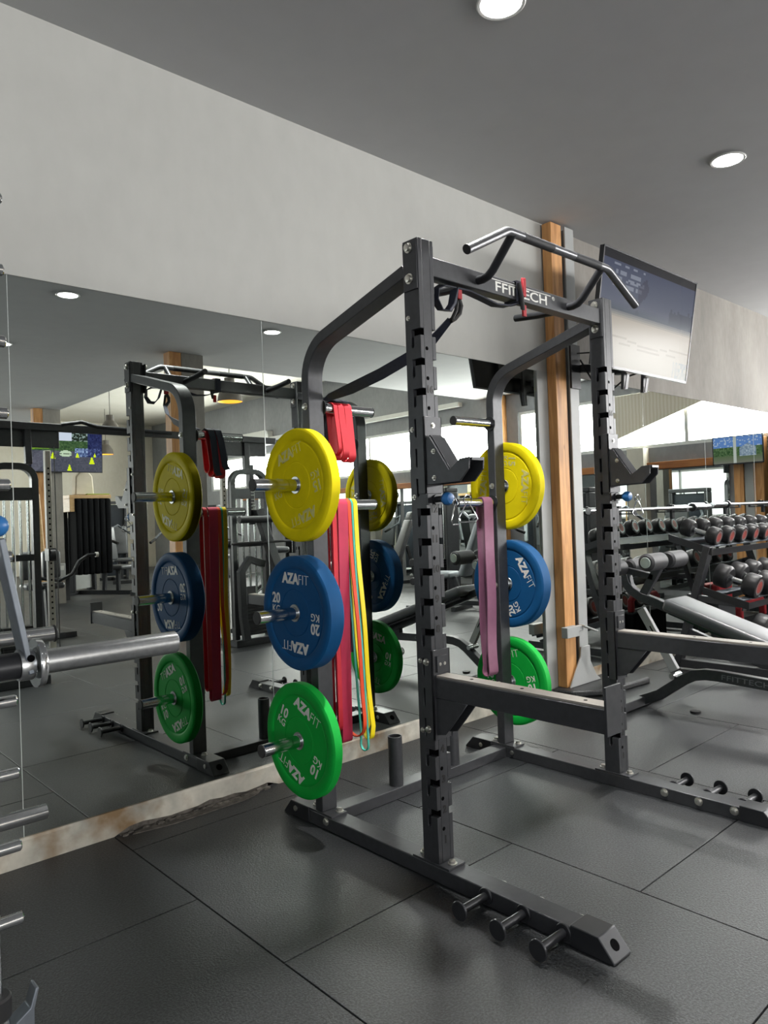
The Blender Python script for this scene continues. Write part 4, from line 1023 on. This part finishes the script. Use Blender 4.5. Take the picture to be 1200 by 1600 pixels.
def selector(loc, rz, label, shroud, vin, h=1.6):
    o = thing('weight_machine', loc, label, 'weight machine', None, rz)
    f = MB(); f.box(-.32,.32,-.70,-.64,0,.07); f.box(-.03,.03,-.66,.75,.0,.07); f.box(-.3,.3,.70,.77,0,.07); f.box(-.03,.03,.18,.24,.06,.45); f.bar((0,-.1,.07),(0,-.02,1.1),.06,.06,(0,1,0)); f.build('frame', MT['black'], o, bevel=.004, local=True)
    t = MB(); t.box(-.30,-.24,-.72,-.52,.05,h); t.box(.24,.30,-.72,-.52,.05,h); t.box(-.30,.30,-.72,-.52,h,h+.06); t.build('tower', MT['black'], o, bevel=.01, local=True)
    t = MB(); t.box(-.238,.238,-.60,-.585,.1,h-.02); t.build('shroud', shroud, o, local=True)
    st_ = MB()
    for i in range(14): st_.box(-.15,.15,-.70,-.61,.1+.036*i,.133+.036*i)
    st_.build('weight_stack', MT['urethane'], o, local=True)
    rd = MB(); rd.cyl((-.1,-.65,.1),(-.1,-.65,h),.012); rd.cyl((.1,-.65,.1),(.1,-.65,h),.012); rd.build('guide_rods', MT['chrome'], o, local=True)
    s_ = MB(); s_.pad((0,.25,.49),.40,.40,.08,.03); s_.build('seat', vin, o, local=True)
    s_ = MB(); s_.pad((0,.02,.92),.34,.09,.62,.03, Matrix.Rotation(math.radians(8),3,'X')); s_.build('back_pad', vin, o, local=True)
    a = MB()
    for sx in (-1,1): a.tube([(.06*sx,-.08,1.15),(.32*sx,-.02,1.25),(.42*sx,.15,1.1),(.40*sx,.42,.98)], .02, 10)
    a.build('press_arm', MT['alu'], o, local=True)
    g = MB()
    for sx in (-1,1): g.cyl((.40*sx,.40,.985),(.395*sx,.55,.93),.024)
    g.build('handle', MT['cap'], o, local=True)
    return o
selector((3.55,-10.45,0), -.5, 'seated weight machine standing beside the hanging mats', MT['steel_paint'], MT['vinyl'], 1.35)
selector((4.9,-13.2,0), .2, 'tall dark weight machine against the beige rear wall', MT['glass_dark'], MT['vinyl'], 1.75)
selector((4.4,-9.0,0), 1.0, 'weight machine with grey shroud in the rear bay', MT['glass_dark'], MT['vinyl_lt'], 1.5)
selector((6.6,-4.2,0), -1.3, 'weight machine near the end wall post', MT['glass_dark'], MT['vinyl_lt'], 1.55)
selector((7.1,-8.6,0), -1.5, 'weight machine under the long end wall window', MT['glass_dark'], MT['vinyl'], 1.5)
selector((5.2,-6.6,0), -1.0, 'weight machine in front of the second rear pillar', MT['glass_dark'], MT['vinyl_lt'], 1.45)
selector((7.0,-2.3,0), -1.45, 'weight machine beside the pale pillar of the end wall', MT['glass_dark'], MT['vinyl'], 1.45)
selector((6.2,-11.4,0), -1.7, 'weight machine at the back by the pendant lamps', MT['glass_dark'], MT['vinyl'], 1.6)
# seat and foam tube near the cable machine
rw = thing('leg_curl_bench', (.95, -5.55, 0), 'padded leg machine with a white tipped curved handle behind the cable machine', 'weight machine')
q = MB(); q.box(.75,1.25,-5.68,-5.62,0,.06); q.box(.92,.98,-6.1,-5.2,.06,.12); q.bar((.95,-5.6,.1),(.90,-5.5,.62),.06,.08,(0,1,0)); q.build('frame', MT['black'], rw, bevel=.004)
q = MB(); q.pad((.70,-5.45,.84),.16,.12,.30,.03); q.pad((.94,-5.47,.84),.18,.12,.30,.03); q.build('knee_pad', MT['vinyl'], rw)
q = MB(); q.pad((.9,-5.65,.60),.40,.30,.07,.03); q.build('seat', MT['vinyl'], rw)
q = MB(); q.tube([(.80,-5.4,.70),(1.0,-5.4,.66),(1.14,-5.4,.72),(1.22,-5.4,.86),(1.32,-5.4,.92),(1.40,-5.4,.92)], .02, 10); q.build('curved_handle', MT['black2'], rw)
q = MB(); q.cyl((1.40,-5.4,.92),(1.43,-5.4,.92),.028); q.build('handle_tip', MT['plastic_w'], rw)
tr = thing('foam_tube', (1.25, -6.45, 0), 'dark grey lettered storage tube holding pale sticks, in front of the rear pillar', 'tube')
MB().pipe((1.2,-6.4,.0),(1.2,-6.4,.55),.10,.085).build('tube_body', MT['urethane'], tr)
q = MB(); q.cyl((1.2,-6.4,.05),(1.12,-6.42,1.65),.022); q.build('wooden_stick', MT['softwood'], tr)
q = MB().add_mesh(text_mesh('AZAFIT', .10, .0006, .002), basis((0,0,1), (1,0,0), (0,1,0), (1.2,-6.299,.28))); q.build('lettering', MT['white'], tr, smooth=0)
sg = thing('pillar_control_box', (2.2, -9.3, .6), 'small grey control box on the rear concrete pillar', 'box')
MB().box(2.28, 2.46, -9.548, -9.47, .42, .66).build('casing', MT['steel_paint'], sg, bevel=.01); MB().box(2.32, 2.43, -9.469, -9.464, .55, .62).build('display', MT['plastic_w'], sg)
# mats hanging from a wooden rail beside the pillar
mr = thing('mat_rail', (2.95, -9.9, 0), 'small birch shelf on the wall post above the hanging exercise mats', 'shelf')
MB().box(2.60, 3.30, -10.0, -9.60, 1.72, 1.78).build('board', MT['softwood'], mr, bevel=.004)
MB().box(2.60, 2.68, -10.0, -9.60, 1.50, 1.72).build('bracket', MT['softwood'], mr, bevel=.004)
MB().box(2.62, 2.70, -10.2, -10.0, 0, 1.78).build('post', MT['black'], mr, bevel=.004)
mats = None
for i in range(6):
    mb = MB(); mb.pad((0,0,0), .095, .42, 1.28, .03); 
    if mats is None: mats = mb.build('exercise_mat', MT['mat_foam'], local=True); o = mats
    else: mb.bm.free(); o = mats.copy(); COL.objects.link(o)
    o.location = (2.74+.1*i, -9.78, 1.075)
    tag(o, '%s black exercise mat from the pillar, hanging under the birch shelf' % ORD[i], 'exercise mat', 'hanging exercise mats')
pbag = MB(); pbag.prism([(2.74,1.782),(3.06,1.782),(3.04,2.10),(2.98,2.17),(2.82,2.17),(2.76,2.10)], 'y', -9.9, -9.72)
tag(pbag.build('paper_bag', MT['bag'], bevel=.02), 'pale paper bag standing on the birch shelf above the mats', 'bag')
tag(MB().box(2.9, 3.28, -9.70, -9.61, 1.782, 1.80).build('folder', mat('lime_folder', '#a9b94a', .6, vary=(20,.05)), bevel=.003), 'lime green folder lying on the birch shelf edge', 'folder')
